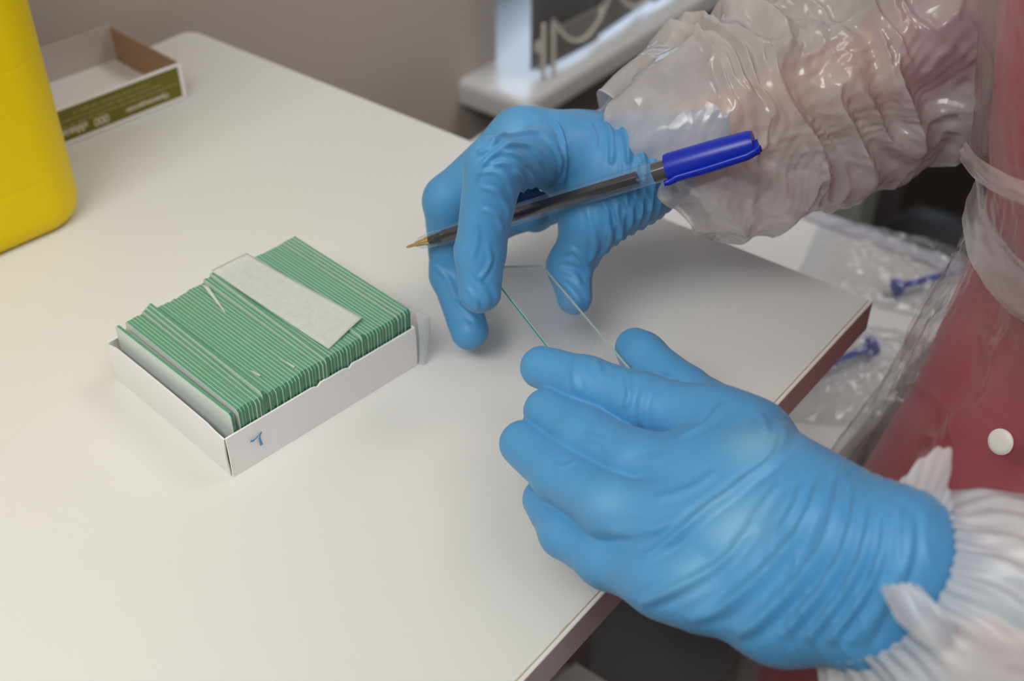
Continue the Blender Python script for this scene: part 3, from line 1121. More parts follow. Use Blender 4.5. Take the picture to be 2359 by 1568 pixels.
def fold(V, N, f, D, pixels, hgt, wid):
    """a fold of the glove: ridge (hgt > 0) or groove along points seen in the photograph"""
    pts = [cast(f, *q) for q in pixels]
    pts = [p for p in pts if p is not None]
    if len(pts) < 2: return D
    # densify with catmull-rom
    out = []
    for i in range(len(pts) - 1):
        p0, p1, p2, p3 = pts[max(i - 1, 0)], pts[i], pts[i + 1], pts[min(i + 2, len(pts) - 1)]
        for t in np.linspace(0, 1, 5)[:-1]:
            out.append(.5 * (2 * p1 + (p2 - p0) * t + (2 * p0 - 5 * p1 + 4 * p2 - p3) * t * t + (3 * p1 - p0 - 3 * p2 + p3) * t ** 3))
    out.append(pts[-1])
    out = np.array(out)
    lo, hi = out.min(0) - 4 * wid, out.max(0) + 4 * wid
    m_ = ((V > lo) & (V < hi)).all(1)
    dd, par = polyline_dist(V[m_], out)
    taper = np.clip(np.minimum(par, 1 - par) * 5, 0, 1) ** .7
    prof = np.exp(-(dd / wid) ** 2) - .35 * np.exp(-((dd - 2.0 * wid) / (.9 * wid)) ** 2)
    D[m_] += hgt * prof * taper
    return D


class Hand:
    def __init__(self):
        self.fingers, self.palm, self.balls = [], [], []

    def finger(self, *pts):                   # (px, py, z, r) from tip to knuckle
        self.fingers.append([(at(x, y, z), r) for x, y, z, r in pts])

    def bone(self, a, b_):
        self.palm.append(((at(*a[:3]), a[3]), (at(*b_[:3]), b_[3])))

    def ball(self, x, y, z, r):
        self.balls.append((at(x, y, z), r))

    def f(self, P, kp=7.0, kf=1.2):
        df = None
        for fg in self.fingers:
            d_ = None
            for (a, ra), (b_, rb) in zip(fg, fg[1:]):
                c = capsule(P, a, b_, ra, rb)
                d_ = c if d_ is None else smin(d_, c, 3.0)
            df = d_ if df is None else smin(df, d_, kf)
        dp = None
        for (a, ra), (b_, rb) in self.palm:
            c = capsule(P, a, b_, ra, rb)
            dp = c if dp is None else smin(dp, c, 14.0)
        for a, r_ in self.balls:
            dp = smin(dp, np.sqrt(((P - a.astype(np.float32)) ** 2).sum(-1)) - r_, 12.0)
        return smin(df, dp, kp)

    def bounds(self):
        pts = [(p, r_) for fg in self.fingers for p, r_ in fg] + [q for s_ in self.palm for q in s_] + self.balls
        P = np.array([p for p, _ in pts]); r_ = np.array([r for _, r in pts])[:, None]
        return (P - r_).min(0) - 9, (P + r_).max(0) + 9


SPLIT = 1
# ---- left hand (nearer the camera): fingers side by side, thumb behind under the slide
LH = Hand()
LH.finger((1248, 846, 52.7, 7.4), (1352, 882, 55, 8.7), (1475, 927, 57, 9.7), (1735, 1005, 62, 11.5))
LH.finger((1259, 947, 47, 7.8), (1345, 1003, 50, 9.2), (1470, 1068, 55, 10.1), (1720, 1125, 63, 12))
LH.finger((1204, 1022, 40, 7.9), (1290, 1090, 43, 9.1), (1410, 1168, 49, 10.0), (1670, 1235, 58, 12))
LH.finger((1252, 1150, 28, 7.0), (1302, 1226, 30, 8.0), (1397, 1286, 34, 9.0), (1610, 1350, 48, 12))
LH.finger((1462, 800, 35, 7.3), (1480, 818, 35, 8.3), (1572, 900, 35, 9.3), (1740, 1010, 38, 11.5))
wi, wp = (2072, 1262, 83, 11.5), (1985, 1412, 64, 11.5)
LH.bone((1655, 975, 60, 11.0), wi)
LH.bone((1625, 1085, 60, 12), (2050, 1300, 79, 12))
LH.bone((1590, 1195, 53, 12), (2020, 1370, 70, 12))
LH.bone((1545, 1328, 43, 11.5), wp)
LH.bone((1740, 1010, 38, 11.5), (2000, 1265, 67, 12))
LH.ball(1800, 1415, 50, 14)
LC0 = at(2036, 1340, 74)                            # centre of the near wrist and the way the forearm goes from it
LDIR = math.cos(math.radians(20)) * (.86 * RIGHT - .51 * UP) + math.sin(math.radians(20)) * FWD
LDIR /= np.linalg.norm(LDIR)
for w_ in (wi, wp):
    LH.palm.append(((at(*w_[:3]), 11.5), (at(*w_[:3]) + LDIR * 40, 11.5)))
lf = lambda P: LH.f(P, 8.0, 1.6)

# ---- right hand (farther): index on the slide, pen between index and middle, thumb below
RH = Hand()
RH.finger((1106, 672, 52, 7.9), (1106, 580, 65, 9.1), (1138, 385, 96, 10.6), (1282, 352, 80, 11.5))
RH.finger((1082, 762, 15, 7.7), (1040, 630, 26, 8.8), (1035, 462, 56, 10.4), (1200, 322, 82, 12.0))
RH.finger((1222, 492, 44, 7.0), (1152, 505, 34, 8.2), (1085, 450, 46, 9.0), (1235, 318, 72, 10.5))
RH.finger((1290, 470, 47, 7.0), (1232, 488, 35, 8.0), (1175, 430, 40, 8.2), (1290, 318, 60, 10.0))
RH.finger((1324, 684, 31, 7.2), (1312, 612, 38, 8.9), (1368, 515, 56, 10.8), (1440, 440, 66, 14.0))
rw1, rw2 = (1480, 385, 75, 12.5), (1475, 355, 58, 12.5)
RH.bone((1282, 352, 79, 11.0), rw1)
RH.bone((1200, 322, 81, 11.0), (1470, 345, 75, 12))
RH.bone((1235, 318, 71, 10.5), (1465, 332, 68, 12))
RH.bone((1290, 318, 59, 10.0), rw2)
RH.bone((1440, 440, 66, 14.0), (1490, 418, 66, 12.5))
RH.bone((1318, 385, 76, 8.5), (1345, 500, 58, 9.0))
RH.bone((1330, 350, 66, 11), (1400, 440, 60, 11))
RH.bone(rw1, (1640, 305, 80, 12))
RH.bone(rw2, (1640, 305, 70, 12))
rf = lambda P: RH.f(P, 7.0, 1.0)

person = empty('person', (225, 235, FLOOR), 'person in red top, clear plastic apron and milky sleeves, blue gloved hands holding slide', 'person')


def glove_mesh(f, H, folds, extra, label, knuckles, step=1.25):
    lo, hi = H.bounds()
    V, F, N = sdf_mesh(f, lo, hi, step, SPLIT)
    D = np.zeros(len(V))
    for px, hgt, wid in folds:
        D = fold(V, N, f, D, px, hgt * 1.5, wid)
    D += extra(V, N)
    V = V + N * D[:, None]
    o = mesh('glove', V, F, M['glove'], person, True)
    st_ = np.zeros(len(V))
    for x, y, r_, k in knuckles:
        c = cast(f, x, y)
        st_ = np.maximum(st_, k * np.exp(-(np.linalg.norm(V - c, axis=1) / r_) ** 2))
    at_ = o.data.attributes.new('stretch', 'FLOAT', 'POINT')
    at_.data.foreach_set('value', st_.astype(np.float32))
    o['label'] = label
    return o


# wrist axis of each hand: gathers run around it
def gathers(V, o, d_, start, length, pitch, amp, seed, skew=0.0):
    d_ = d_ / np.linalg.norm(d_)
    s = (V - o) @ d_
    w = np.clip((s - start) / length, 0, 1)
    w = w * w * (3 - 2 * w)
    side = (V - o) - s[:, None] * d_
    n1 = vnoise(V, 48, seed)
    ph = (s + skew * side[:, 2] + 9.0 * n1) / (pitch * (1.3 - .5 * w))
    r_ = (1 + tri(ph)) / 2
    ridge = r_ ** 3 - .25
    return amp * w * ridge * (0.5 + 1.0 * np.clip(vnoise(V, 32, seed + 3) + .4, 0, 1))


def l_extra(V, N):
    a, b_ = (at(1700, 1170, 60) + at(1610, 1350, 50)) / 2, (at(*wi[:3]) + at(*wp[:3])) / 2
    D = gathers(V, a, b_ - a, 2, 38, 7.0, .4, 2, .12)
    D += .10 * vnoise(V, 4.5, 5) + .22 * crumple(V, 15, 8, 5) * .8
    return D


def r_extra(V, N):
    a, b_ = at(1330, 370, 72), at(1490, 385, 68)
    D = gathers(V, a, b_ - a, -4, 26, 4.6, .6, 12, .05)
    D += .10 * vnoise(V, 4.5, 25) + .28 * crumple(V, 13, 18, 5) * .8
    return D


l_folds = [
    # long folds sweeping from the thumb side round the back of the hand, as photographed
    ([(1806, 965), (1803, 1018), (1779, 1061), (1723, 1104), (1643, 1163), (1584, 1211), (1525, 1259), (1477, 1286)], 1.0, 1.5),
    ([(1472, 1392), (1541, 1363), (1611, 1328), (1675, 1286), (1718, 1238), (1744, 1200)], .9, 1.4),
    ([(1894, 1090), (1878, 1157), (1841, 1227), (1787, 1291), (1734, 1344), (1664, 1398), (1584, 1431)], 1.0, 1.7),
    ([(1942, 1077), (1931, 1157), (1905, 1238), (1867, 1307), (1803, 1377), (1734, 1441), (1690, 1460)], 1.1, 1.7),
    ([(1974, 1104), (1972, 1184), (1947, 1264), (1905, 1344), (1851, 1410), (1797, 1470)], 1.0, 1.5),
    ([(2006, 1125), (2006, 1200), (1985, 1286), (1947, 1360), (1894, 1431), (1851, 1480)], .9, 1.4),
    ([(2038, 1146), (2041, 1211), (2028, 1291), (1990, 1371), (1942, 1436), (1905, 1485)], .9, 1.3),
    ([(2064, 1157), (2070, 1222), (2056, 1307), (2028, 1371), (1985, 1441), (1950, 1485)], .9, 1.2),
    ([(2090, 1177), (2095, 1237), (2082, 1307), (2045, 1382), (2006, 1447), (1976, 1490)], .8, 1.2),
    ([(1500, 1150), (1580, 1130), (1650, 1085)], .4, 1.5),
    ([(1560, 1010), (1610, 985), (1645, 958), (1665, 925)], .5, 1.3),
    ([(1480, 985), (1478, 930), (1500, 875)], .45, 1.2),
    ([(1382, 870), (1378, 845), (1370, 825)], .35, 1.2),
    ([(1330, 905), (1322, 860), (1335, 820)], .35, 1.2),
    ([(1440, 945), (1450, 900), (1440, 850)], .45, 1.0),
    ([(1420, 1120), (1460, 1075), (1530, 1055)], .3, 1.5),
    ([(1400, 1225), (1450, 1225), (1520, 1215), (1580, 1190)], .45, 1.5),
    ([(1748, 948), (1760, 972), (1766, 1000)], .3, 1.1),
    ([(1680, 1260), (1720, 1215), (1760, 1160), (1800, 1110)], .35, 1.3),
    ([(1790, 1230), (1830, 1170), (1850, 1110)], .45, 1.2),
    ([(1340, 1000), (1380, 1012), (1400, 1030)], .3, 1.0),
    ([(1270, 1070), (1300, 1075), (1330, 1060)], .3, 1.0),
    ([(1560, 880), (1540, 870), (1500, 850)], .4, 1.0),
]
r_folds = [
    ([(1062, 415), (1110, 350), (1160, 312), (1230, 305), (1270, 330), (1290, 380), (1285, 440)], .9, 1.0),
    ([(1235, 262), (1280, 285), (1298, 340), (1300, 390), (1295, 450)], .9, 1.0),
    ([(1085, 430), (1120, 370), (1165, 335), (1215, 335), (1245, 365), (1262, 420)], .7, 1.0),
    ([(1130, 360), (1170, 350), (1205, 370), (1222, 410), (1225, 460)], .55, .9),
    ([(1120, 385), (1160, 375), (1190, 400), (1205, 440), (1200, 475)], .5, .9),
    ([(1100, 400), (1140, 395), (1170, 420), (1185, 455)], .5, .9),
    ([(1105, 430), (1140, 440), (1168, 475), (1172, 505)], .45, .9),
    ([(1110, 480), (1140, 495), (1160, 530)], .4, .9),
    ([(1090, 500), (1100, 540), (1088, 600)], .35, 1.0),
    ([(1120, 560), (1130, 600), (1105, 640), (1085, 610)], .4, .9),
    ([(1110, 650), (1130, 670), (1140, 700)], -.5, 1.2),
    ([(1075, 660), (1095, 690), (1100, 715)], .4, .9),
    ([(1020, 520), (1040, 535), (1048, 570)], .35, 1.0),
    ([(1000, 610), (1030, 640), (1050, 690)], .35, 1.1),
    ([(1040, 690), (1070, 715), (1100, 740)], .4, 1.1),
    # back of the hand and wrist
    ([(1355, 284), (1369, 307), (1371, 341)], .45, 1.1),
    ([(1394, 276), (1407, 307), (1411, 345), (1409, 379)], .75, 1.1),
    ([(1417, 272), (1440, 307), (1447, 345), (1447, 379)], .85, 1.1),
    ([(1440, 268), (1466, 303), (1478, 341), (1482, 375)], .9, 1.1),
    ([(1462, 268), (1493, 303), (1506, 337), (1512, 372)], .9, 1.1),
    ([(1409, 456), (1424, 498), (1430, 536), (1420, 556)], .7, 1.1),
    ([(1436, 448), (1455, 490), (1455, 526)], .7, 1.0),
    ([(1459, 444), (1478, 475), (1474, 505)], .7, 1.0),
    ([(1482, 437), (1499, 462), (1494, 488)], .6, 1.0),
    ([(1386, 460), (1401, 498), (1405, 555), (1386, 590)], .6, 1.1),
    ([(1352, 475), (1363, 521), (1375, 567), (1363, 605)], .5, 1.1),
    # thumb
    ([(1290, 590), (1320, 575), (1352, 610), (1362, 640)], .6, 1.0),
    ([(1290, 610), (1330, 620), (1350, 650)], -.5, 1.2),
    ([(1275, 640), (1310, 660), (1340, 700)], .5, 1.2),
]
import time as _t
_t0 = _t.time()
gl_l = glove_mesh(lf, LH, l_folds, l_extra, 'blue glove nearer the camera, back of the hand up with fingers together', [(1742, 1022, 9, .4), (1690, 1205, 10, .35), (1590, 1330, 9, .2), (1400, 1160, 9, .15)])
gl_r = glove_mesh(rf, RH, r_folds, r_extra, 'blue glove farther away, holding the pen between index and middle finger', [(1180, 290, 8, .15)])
print('gloves', round(_t.time() - _t0, 1), len(gl_l.data.polygons), len(gl_r.data.polygons))


# ---------------------------------------------------------------- torso, apron
TC = np.array([262.0, 318.0, 0])                     # middle of the torso
TX, TY = np.array([.995, .1, 0]), np.array([-.1, .995, 0])   # the person faces -TX, right arm on +TY


def ring_pt(Dp, th, z, Wd=150.0):
    return TC - TX * Dp * math.cos(th) + TY * Wd * math.sin(th) + ZV * z


def interp_sil(sil, y):
    return float(np.interp(y, [q[1] for q in sil], [q[0] for q in sil]))


_cache = {}


def solve_depth(sil, z):
    key = (id(sil), round(float(z), 3))
    if key not in _cache: _cache[key] = _solve(sil, z)
    return _cache[key]


def _solve(sil, z):
    th = np.linspace(-1.2, 1.4, 60)
    def lead(Dp):
        P = TC - TX * Dp * np.cos(th)[:, None] + TY * 150.0 * np.sin(th)[:, None] + ZV * z
        q = pix(P)
        k = np.argmin(q[:, 0] - np.array([interp_sil(sil, y) for y in q[:, 1]]))
        return q[k, 0] - interp_sil(sil, q[k, 1])
    a, b_ = 30.0, 260.0
    for _ in range(16):
        c = (a + b_) / 2
        if lead(c) > 0: a = c
        else: b_ = c
    return (a + b_) / 2


sil_apron = [(2262, -400), (2252, 0), (2240, 250), (2228, 350), (2250, 430), (2200, 560), (2140, 660), (2040, 860), (1945, 1000), (1870, 1120), (1700, 1400), (1640, 1600), (1600, 1800)]
sil_shirt = [(2285, -400), (2272, 0), (2262, 250), (2256, 350), (2268, 430), (2240, 560), (2195, 660), (2110, 860), (2000, 1040), (1930, 1160), (1790, 1420), (1720, 1600), (1700, 1800)]


def wrap(name, sil, zs, mt, parent, nth, rough, t0=-2.0, t1=2.2, closed=False):
    Dz = np.array([solve_depth(sil, z) for z in zs])
    Dz = np.convolve(np.pad(Dz, 1, 'edge'), [.25, .5, .25], 'valid')
    th = np.linspace(t0, t1, nth)
    V = np.array([[ring_pt(Dz[i], t, z) for t in th] for i, z in enumerate(zs)])
    Nn = V - (TC + ZV * 0)
    Nn[..., 2] = 0
    Nn /= np.linalg.norm(Nn, axis=-1, keepdims=True)
    V = V + Nn * rough(V)[..., None]
    nz = len(zs)
    idx = np.arange(nz * nth).reshape(nz, nth)
    F = np.stack([idx[:-1, :-1], idx[1:, :-1], idx[1:, 1:], idx[:-1, 1:]], -1).reshape(-1, 4)
    if closed:
        F = np.concatenate([F, np.stack([idx[:-1, -1], idx[1:, -1], idx[1:, 0], idx[:-1, 0]], -1)])
    return mesh(name, V.reshape(-1, 3), F, mt, parent, True), Dz


zs_s = np.linspace(290, -420, 90)
shirt, Ds = wrap('shirt', sil_shirt, zs_s, M['shirt'], person, 120,
                 lambda V: 3.0 * vnoise(V * np.array([1, 1, .35]), 40, 41) - 3 + .8 * crumple(V, 30, 44), -math.pi, math.pi * .983, True)
shirt['label'] = 'red top seen through the clear apron'


def apron_rough(V):
    low = np.clip((140 - V[..., 2]) / 120, 0, 1)
    sv = (V - TC) @ TY
    return (4.5 * low * vnoise(np.stack([sv * 1.0, V[..., 2] * .22, 0 * sv], -1), 24, 51) + 2.2 * crumple(V * np.array([1, 1, .55]), 26, 53, 5)
            + 1.1 * crumple(V, 11, 57, 4) - 1.2)


zs_a = np.concatenate([np.linspace(300, 205, 20), np.linspace(200, -150, 300), np.linspace(-155, -430, 40)])
Da = np.array([solve_depth(sil_apron, z) for z in zs_a])


def on_apron(x, y):
    r_ = ray(x, y)
    for t in np.arange(180, 640, 1.0):
        p = EYE + r_ * t
        q = p - TC
        if (q @ TX / np.interp(-p[2], -zs_a, Da)) ** 2 + (q @ TY / 150.0) ** 2 < 1.0:
            return p
    return None


apron_folds = [([(2150, 690), (2148, 760), (2140, 820), (2135, 880)], 3.0, 2.0), ([(2168, 690), (2174, 780), (2160, 850)], 2.4, 1.8),
               ([(2190, 600), (2150, 660), (2106, 745), (2078, 816), (2022, 876)], 4.0, 2.6), ([(2126, 872), (2150, 886), (2205, 892)], 2.6, 2.2),
               ([(2118, 880), (2153, 915), (2205, 978), (2240, 1040)], 2.6, 2.4), ([(2262, 60), (2268, 180), (2264, 300)], 2.0, 2.2),
               ([(2310, 40), (2300, 180), (2318, 320)], 2.0, 2.5), ([(2050, 960), (2110, 1000), (2190, 1010)], 2.0, 2.6),
               ([(2240, 760), (2290, 800), (2350, 800)], 2.0, 2.5)]


def apron_all(V):
    d_ = apron_rough(V)
    for px, hgt, wid in apron_folds:
        pts = [q for q in (on_apron(*c) for c in px) if q is not None]
        if len(pts) < 2: continue
        pts = np.array(pts)
        m_ = ((V > pts.min(0) - 4 * wid) & (V < pts.max(0) + 4 * wid)).all(-1)
        dd, par = polyline_dist(V[m_], pts)
        d_[m_] += .6 * hgt * np.exp(-(dd / (1.5 * wid)) ** 2) * np.clip(np.minimum(par, 1 - par) * 4, .15, 1)
    return d_


apron, Da = wrap('apron', sil_apron, zs_a, M['apron'], person, 420, apron_all, -1.4, 1.8)
apron['label'] = 'clear plastic apron over the red top'


def band_on(pixels, width, mt, name, off, parent, seed):
    """gathered strip of film lying on the apron along pixels of the photograph"""
    D_at = lambda z: float(np.interp(-z, -zs_a, Da))
    pts = []
    for x, y in pixels:
        r_ = ray(x, y); best = None
        for t in np.arange(180, 640, 1.0):
            p = EYE + r_ * t
            q = p - TC
            e_ = (q @ TX / max(D_at(p[2]), 1)) ** 2 + (q @ TY / 150.0) ** 2
            if e_ < 1.0:
                best = p; break
        if best is not None: pts.append(best)
    # carry the strip on round the waist
    q = pts[-1] - TC
    t0 = math.atan2(q @ TY / 150.0, -(q @ TX) / D_at(pts[-1][2]))
    for k in range(1, 13):
        t_ = t0 + (-1.3 - t0) * k / 12
        if k == 1: zb = pts[-1][2]
        z_ = zb - 10 * (1 - math.exp(-k / 3))
        pts.append(ring_pt(D_at(z_), t_, z_))
    pts = np.array(pts)
    n = 150
    tt = np.linspace(0, len(pts) - 1, n)
    c = np.stack([np.interp(tt, np.arange(len(pts)), pts[:, k]) for k in range(3)], -1)
    nn = c - TC; nn[:, 2] = 0; nn /= np.linalg.norm(nn, axis=1, keepdims=True)
    tg = np.gradient(c, axis=0); tg /= np.linalg.norm(tg, axis=1, keepdims=True)
    sd = np.cross(tg, nn)
    m_ = 16
    V = []
    for j in range(m_ + 1):
        s = j / m_ - .5
        p = c + sd * (s * width) + nn * off
        p = p + nn * (.18 * np.cos(s * 14 + 2.5 * vnoise(c, 14, seed)) + 1.0 * (1 - 4 * s * s))[:, None]
        V.append(p)
    V = np.array(V)
    idx = np.arange((m_ + 1) * n).reshape(m_ + 1, n)
    F = np.stack([idx[:-1, :-1], idx[1:, :-1], idx[1:, 1:], idx[:-1, 1:]], -1).reshape(-1, 4)
    return mesh(name, V.reshape(-1, 3), F, mt, parent, True)


band_on([(2236, 352), (2262, 385), (2300, 410), (2345, 432), (2400, 450)], 7, M['tie'], 'apron_tie', 2.5, apron, 61)
band_on([(2246, 470), (2262, 540), (2300, 600), (2350, 655), (2420, 700)], 19, M['tie'], 'apron_tie', 2.5, apron, 62)
# button of the garment underneath
r_ = ray(2307, 1017)
for t in np.arange(200, 640, .5):
    p = EYE + r_ * t
    q = p - TC
    if (q @ TX / np.interp(-p[2], -zs_a, Da)) ** 2 + (q @ TY / 150.0) ** 2 < 1.0: break
nb = q.copy(); nb[2] = 0; nb /= np.linalg.norm(nb)
vd = -ray(2307, 1017)
nb = nb * .45 + vd * .55; nb /= np.linalg.norm(nb)
auto_smooth(MB().lathe(p + vd * 3, nb, [(-.6, 3.4), (0, 4.4), (.7, 4.5), (1.2, 4.0), (1.5, 2.8)], 28).build('button', M['button'], apron), 50)['label'] = 'round white button'

# ---------------------------------------------------------------- arms under the sleeves: one body
sh_r, sh_l = TC + TY * 140 + ZV * 330 + TX * 30, TC - TY * 140 + ZV * 330 + TX * 30
el_r = at(2540, -30, 118)
el_l = LC0 + LDIR * 225
wr_r = at(1560, 345, 72)
wr_l = LC0 + LDIR * 12


def body_f(P):
    d_ = ellipsoid(P, TC + ZV * 60, [TX, TY, ZV], (66, 118, 290))
    d_ = smin(d_, ellipsoid(P, TC - ZV * 380, [TX, TY, ZV], (70, 115, 240)), 60)
    d_ = smin(d_, capsule(P, sh_r, el_r, 34, 25), 30)
    d_ = smin(d_, capsule(P, sh_l, el_l, 48, 38), 30)
    d_ = smin(d_, capsule(P, el_r, wr_r, 24, 17), 18)
    d_ = smin(d_, capsule(P, el_l, wr_l, 30, 14), 18)
    d_ = smin(d_, capsule(P, sh_r, sh_l, 50, 50), 30)
    d_ = smin(d_, capsule(P, TC + ZV * 340 + TX * 30, TC + ZV * 430 + TX * 20, 50, 50), 30)
    return d_


V, F, N = sdf_mesh(body_f, (-30, -150, -640), (620, 560, 490), 9.0, 0)
bo = mesh('body', V, F, M['skin'], person, True)
# red shirt sleeve over the upper arm and elbow
def shirt_arm_f(P):
    k = (wr_r - el_r)
    d_ = capsule(P, sh_r, el_r, 36, 29)
    return smin(d_, capsule(P, el_r, el_r + k * .46, 30, 26), 8)


V, F, N = sdf_mesh(shirt_arm_f, np.minimum(np.minimum(sh_r, el_r), wr_r) - 70, np.maximum(np.maximum(sh_r, el_r), wr_r) + 70, 5.0, 0)
V += N * (1.8 * crumple(V, 22, 71))[:, None]
M['shirt_arm'] = mat('plum_red_cotton', (0.34, 0.09, 0.17), 0.85, bump=(900, .3, .2))
mesh('shirt_sleeve', V, F, M['shirt_arm'], person, True)['label'] = 'plum red sleeve on the upper arm, seen through milky film'


# ---------------------------------------------------------------- plastic sleeves
def tube_sleeve(name, axis, radii, squash, nu, nv, disp, mt, label, end0=None):
    axis = [np.asarray(p, float) for p in axis]
    tt = np.linspace(0, len(axis) - 1, nv)
    A = np.array(axis)

    def cr(arr, t):
        i = min(int(t), len(arr) - 2); f_ = t - i
        p0, p1, p2, p3 = arr[max(i - 1, 0)], arr[i], arr[i + 1], arr[min(i + 2, len(arr) - 1)]
        return .5 * (2 * p1 + (p2 - p0) * f_ + (2 * p0 - 5 * p1 + 4 * p2 - p3) * f_ ** 2 + (3 * p1 - p0 - 3 * p2 + p3) * f_ ** 3)
    c = np.array([cr(A, t) for t in tt])
    R = np.array([cr(np.array(radii, float), t) for t in tt])
    tg = np.gradient(c, axis=0); tg /= np.linalg.norm(tg, axis=1, keepdims=True)
    up = np.tile(ZV, (nv, 1)); up -= tg * (up * tg).sum(1, keepdims=True); up /= np.linalg.norm(up, axis=1, keepdims=True)
    sd = np.cross(tg, up)
    th = np.linspace(0, 2 * math.pi, nu, endpoint=False)
    s = np.concatenate([[0], np.cumsum(np.linalg.norm(np.diff(c, axis=0), axis=1))])
    TH, S = np.meshgrid(th, s, indexing='xy')
    nrm = np.cos(TH)[..., None] * sd[:, None] + np.sin(TH)[..., None] * up[:, None] * squash
    base_ = c[:, None] + nrm * R[:, None, None]
    dr, ds = disp(TH, S, base_)
    V = base_ + nrm * dr[..., None] + tg[:, None] * ds[..., None]
    idx = np.arange(nv * nu).reshape(nv, nu)
    nx = np.roll(idx, -1, 1)
    F = np.stack([idx[:-1], nx[:-1], nx[1:], idx[1:]], -1).reshape(-1, 4)
    o = mesh(name, V.reshape(-1, 3), F, mt, person, True)
    o['label'] = label
    return o, V


def r_disp(TH, S, P):
    n1 = vnoise(P, 38, 81); n2 = vnoise(P, 17, 82)
    q = np.stack([(S + 13 * n1 + 6 * np.sin(TH)) / 15.0, 1.1 * np.cos(TH), 1.1 * np.sin(TH)], -1)
    rg = 1 - np.abs(vnoise(q, 1.0, 83)) * 1.6
    rg2 = 1 - np.abs(vnoise(q * 2.1 + .4 * n2[..., None], 1.0, 89)) * 1.6
    d_ = 8.5 * (rg - .55) + 3.2 * (rg2 - .5)
    d_ += 4.5 * crumple(P, 27, 84, 6) + 2.0 * crumple(P, 11, 85, 5) + .4 * vnoise(P, 5, 86)
    d_ *= np.clip(S / 26, .22, 1)
    low = np.clip(-np.sin(TH), 0, 1)          # underside hangs smooth and full
    d_ = d_ * (1 - .75 * low) + 4 * low
    ds = 6 * vnoise(P, 22, 87) * (1 - low)
    # ragged hem, longer on the far side
    hem = np.exp(-S / 10)
    far = np.clip(-np.cos(TH) * 1.2 - .1, 0, 1)
    ds = ds - hem * (17 * far + 3 * vnoise(P, 9, 88))
    d_ += hem * (3.5 * np.cos(TH * 9 + 2 * n1))
    return d_, ds


r_axis = [at(1506, 368, 68), at(1562, 335, 74), at(1680, 292, 78), at(1820, 235, 84), at(1990, 165, 92), at(2180, 92, 102), at(2400, 15, 112), at(2560, -40, 118)]
sleeve_r, _ = tube_sleeve('sleeve', r_axis, [31, 38, 44, 44, 44, 46, 50, 52], 1.0, 420, 420, r_disp, M['sleeve'],
                          'crumpled milky plastic sleeve on the arm holding the pen')


def l_disp(TH, S, P):
    n1 = vnoise(P, 30, 91)
    e = np.exp(-S / 13)
    pl = np.cos(TH * 44 + 5 * n1) * .45 * np.exp(-((S - 3) / 8) ** 2) + np.cos(TH * 19 + 6 * n1) * .9 * np.exp(-((S - 13) / 10) ** 2)
    d_ = pl + (1 - np.exp(-S / 20)) * (4.0 * crumple(P, 32, 92, 5) + 1.3 * crumple(P, 13, 93, 5)) + .25 * vnoise(P, 5, 94) * (1 - e)
    ds = (1 - e) * 4 * vnoise(P, 26, 95)
    return d_, ds


l_axis = [LC0 - LDIR * 2 + LDIR * q for q in (0, 7, 18, 40, 80, 130, 190, 215)]
sleeve_l, LV = tube_sleeve('sleeve', l_axis, [20.8, 23, 31, 36.5, 39.5, 41, 42, 42], 1.2, 560, 300, l_disp, M['cuff'],
                           'milky gathered plastic sleeve on the near arm')
# the frill of the cuff: turned-out hem of the near sleeve, long at the top and as a folded tab in front
rg = LV[0]
nu = len(rg)
cen = rg.mean(0)
tgd = (l_axis[1] - l_axis[0]) / np.linalg.norm(l_axis[1] - l_axis[0])
pxr = pix(rg)
outd = rg - cen
outd -= tgd * (outd @ tgd)[:, None]
outd /= np.linalg.norm(outd, axis=1, keepdims=True)
facing = np.clip(-(outd @ ray(2050, 1330)), 0, 1)
d_top = np.exp(-(((pxr[:, 0] - 2125) / 60) ** 2 + ((pxr[:, 1] - 1150) / 55) ** 2))
d_tab = np.exp(-(((pxr[:, 0] - 2085) / 45) ** 2 + ((pxr[:, 1] - 1385) / 38) ** 2)) * (facing > .2)
d_tab = 0 * d_top
ln = 1.4 + 12 * d_top
rows = 14
V = []
ang = np.arange(nu)
for j in range(rows):
    t = j / (rows - 1)
    wob = vnoise(rg * 1.0 + j * .3, 5, 97)
    k = ln * t
    p = rg + outd * (k * (.75 * d_top + .55 * d_tab + .3) + .5 + .5 * wob * t)[:, None] - tgd * (k * (.30 + .5 * d_tab - .1 * d_top))[:, None]
    p = p + outd * (.7 * t * np.cos(ang * .16) * np.clip(ln / 8, .2, 1))[:, None]
    V.append(p)
V = np.array(V)
idx = np.arange(rows * nu).reshape(rows, nu)
nx = np.roll(idx, -1, 1)
F = np.stack([idx[:-1], nx[:-1], nx[1:], idx[1:]], -1).reshape(-1, 4)
mesh('cuff_frill', V.reshape(-1, 3), F, M['cuff'], sleeve_l, True)

# tab: a turned-back piece of the cuff lying over the back of the wrist
hem = [(2026, 1352), (2046, 1346), (2070, 1345), (2094, 1341), (2116, 1348)]
base_ = [(2062, 1424), (2110, 1470), (2158, 1500), (2190, 1480), (2200, 1440)]
V = []
rows, cols = 16, 24
for j in range(rows):
    t = j / (rows - 1)
    for i in range(cols):
        u = i / (cols - 1) * 4
        k = min(int(u), 3); f_ = u - k
        h_ = (1 - f_) * np.array(hem[k], float) + f_ * np.array(hem[k + 1], float)
        b_ = (1 - f_) * np.array(base_[k], float) + f_ * np.array(base_[k + 1], float)
        x, y = (1 - t) * h_ + t * b_
        y += (1 - t) * 3.5 * math.sin(i * 1.3)
        c = cast(lf, x, y)
        V.append(c - ray(x, y) * (3.0 + 16 * t ** .8 + 2.0 * math.sin(u * 1.9 + 1) * math.sin(math.pi * t) + .5 * math.sin(i * 1.3) * (1 - t)))
idx = np.arange(rows * cols).reshape(rows, cols)
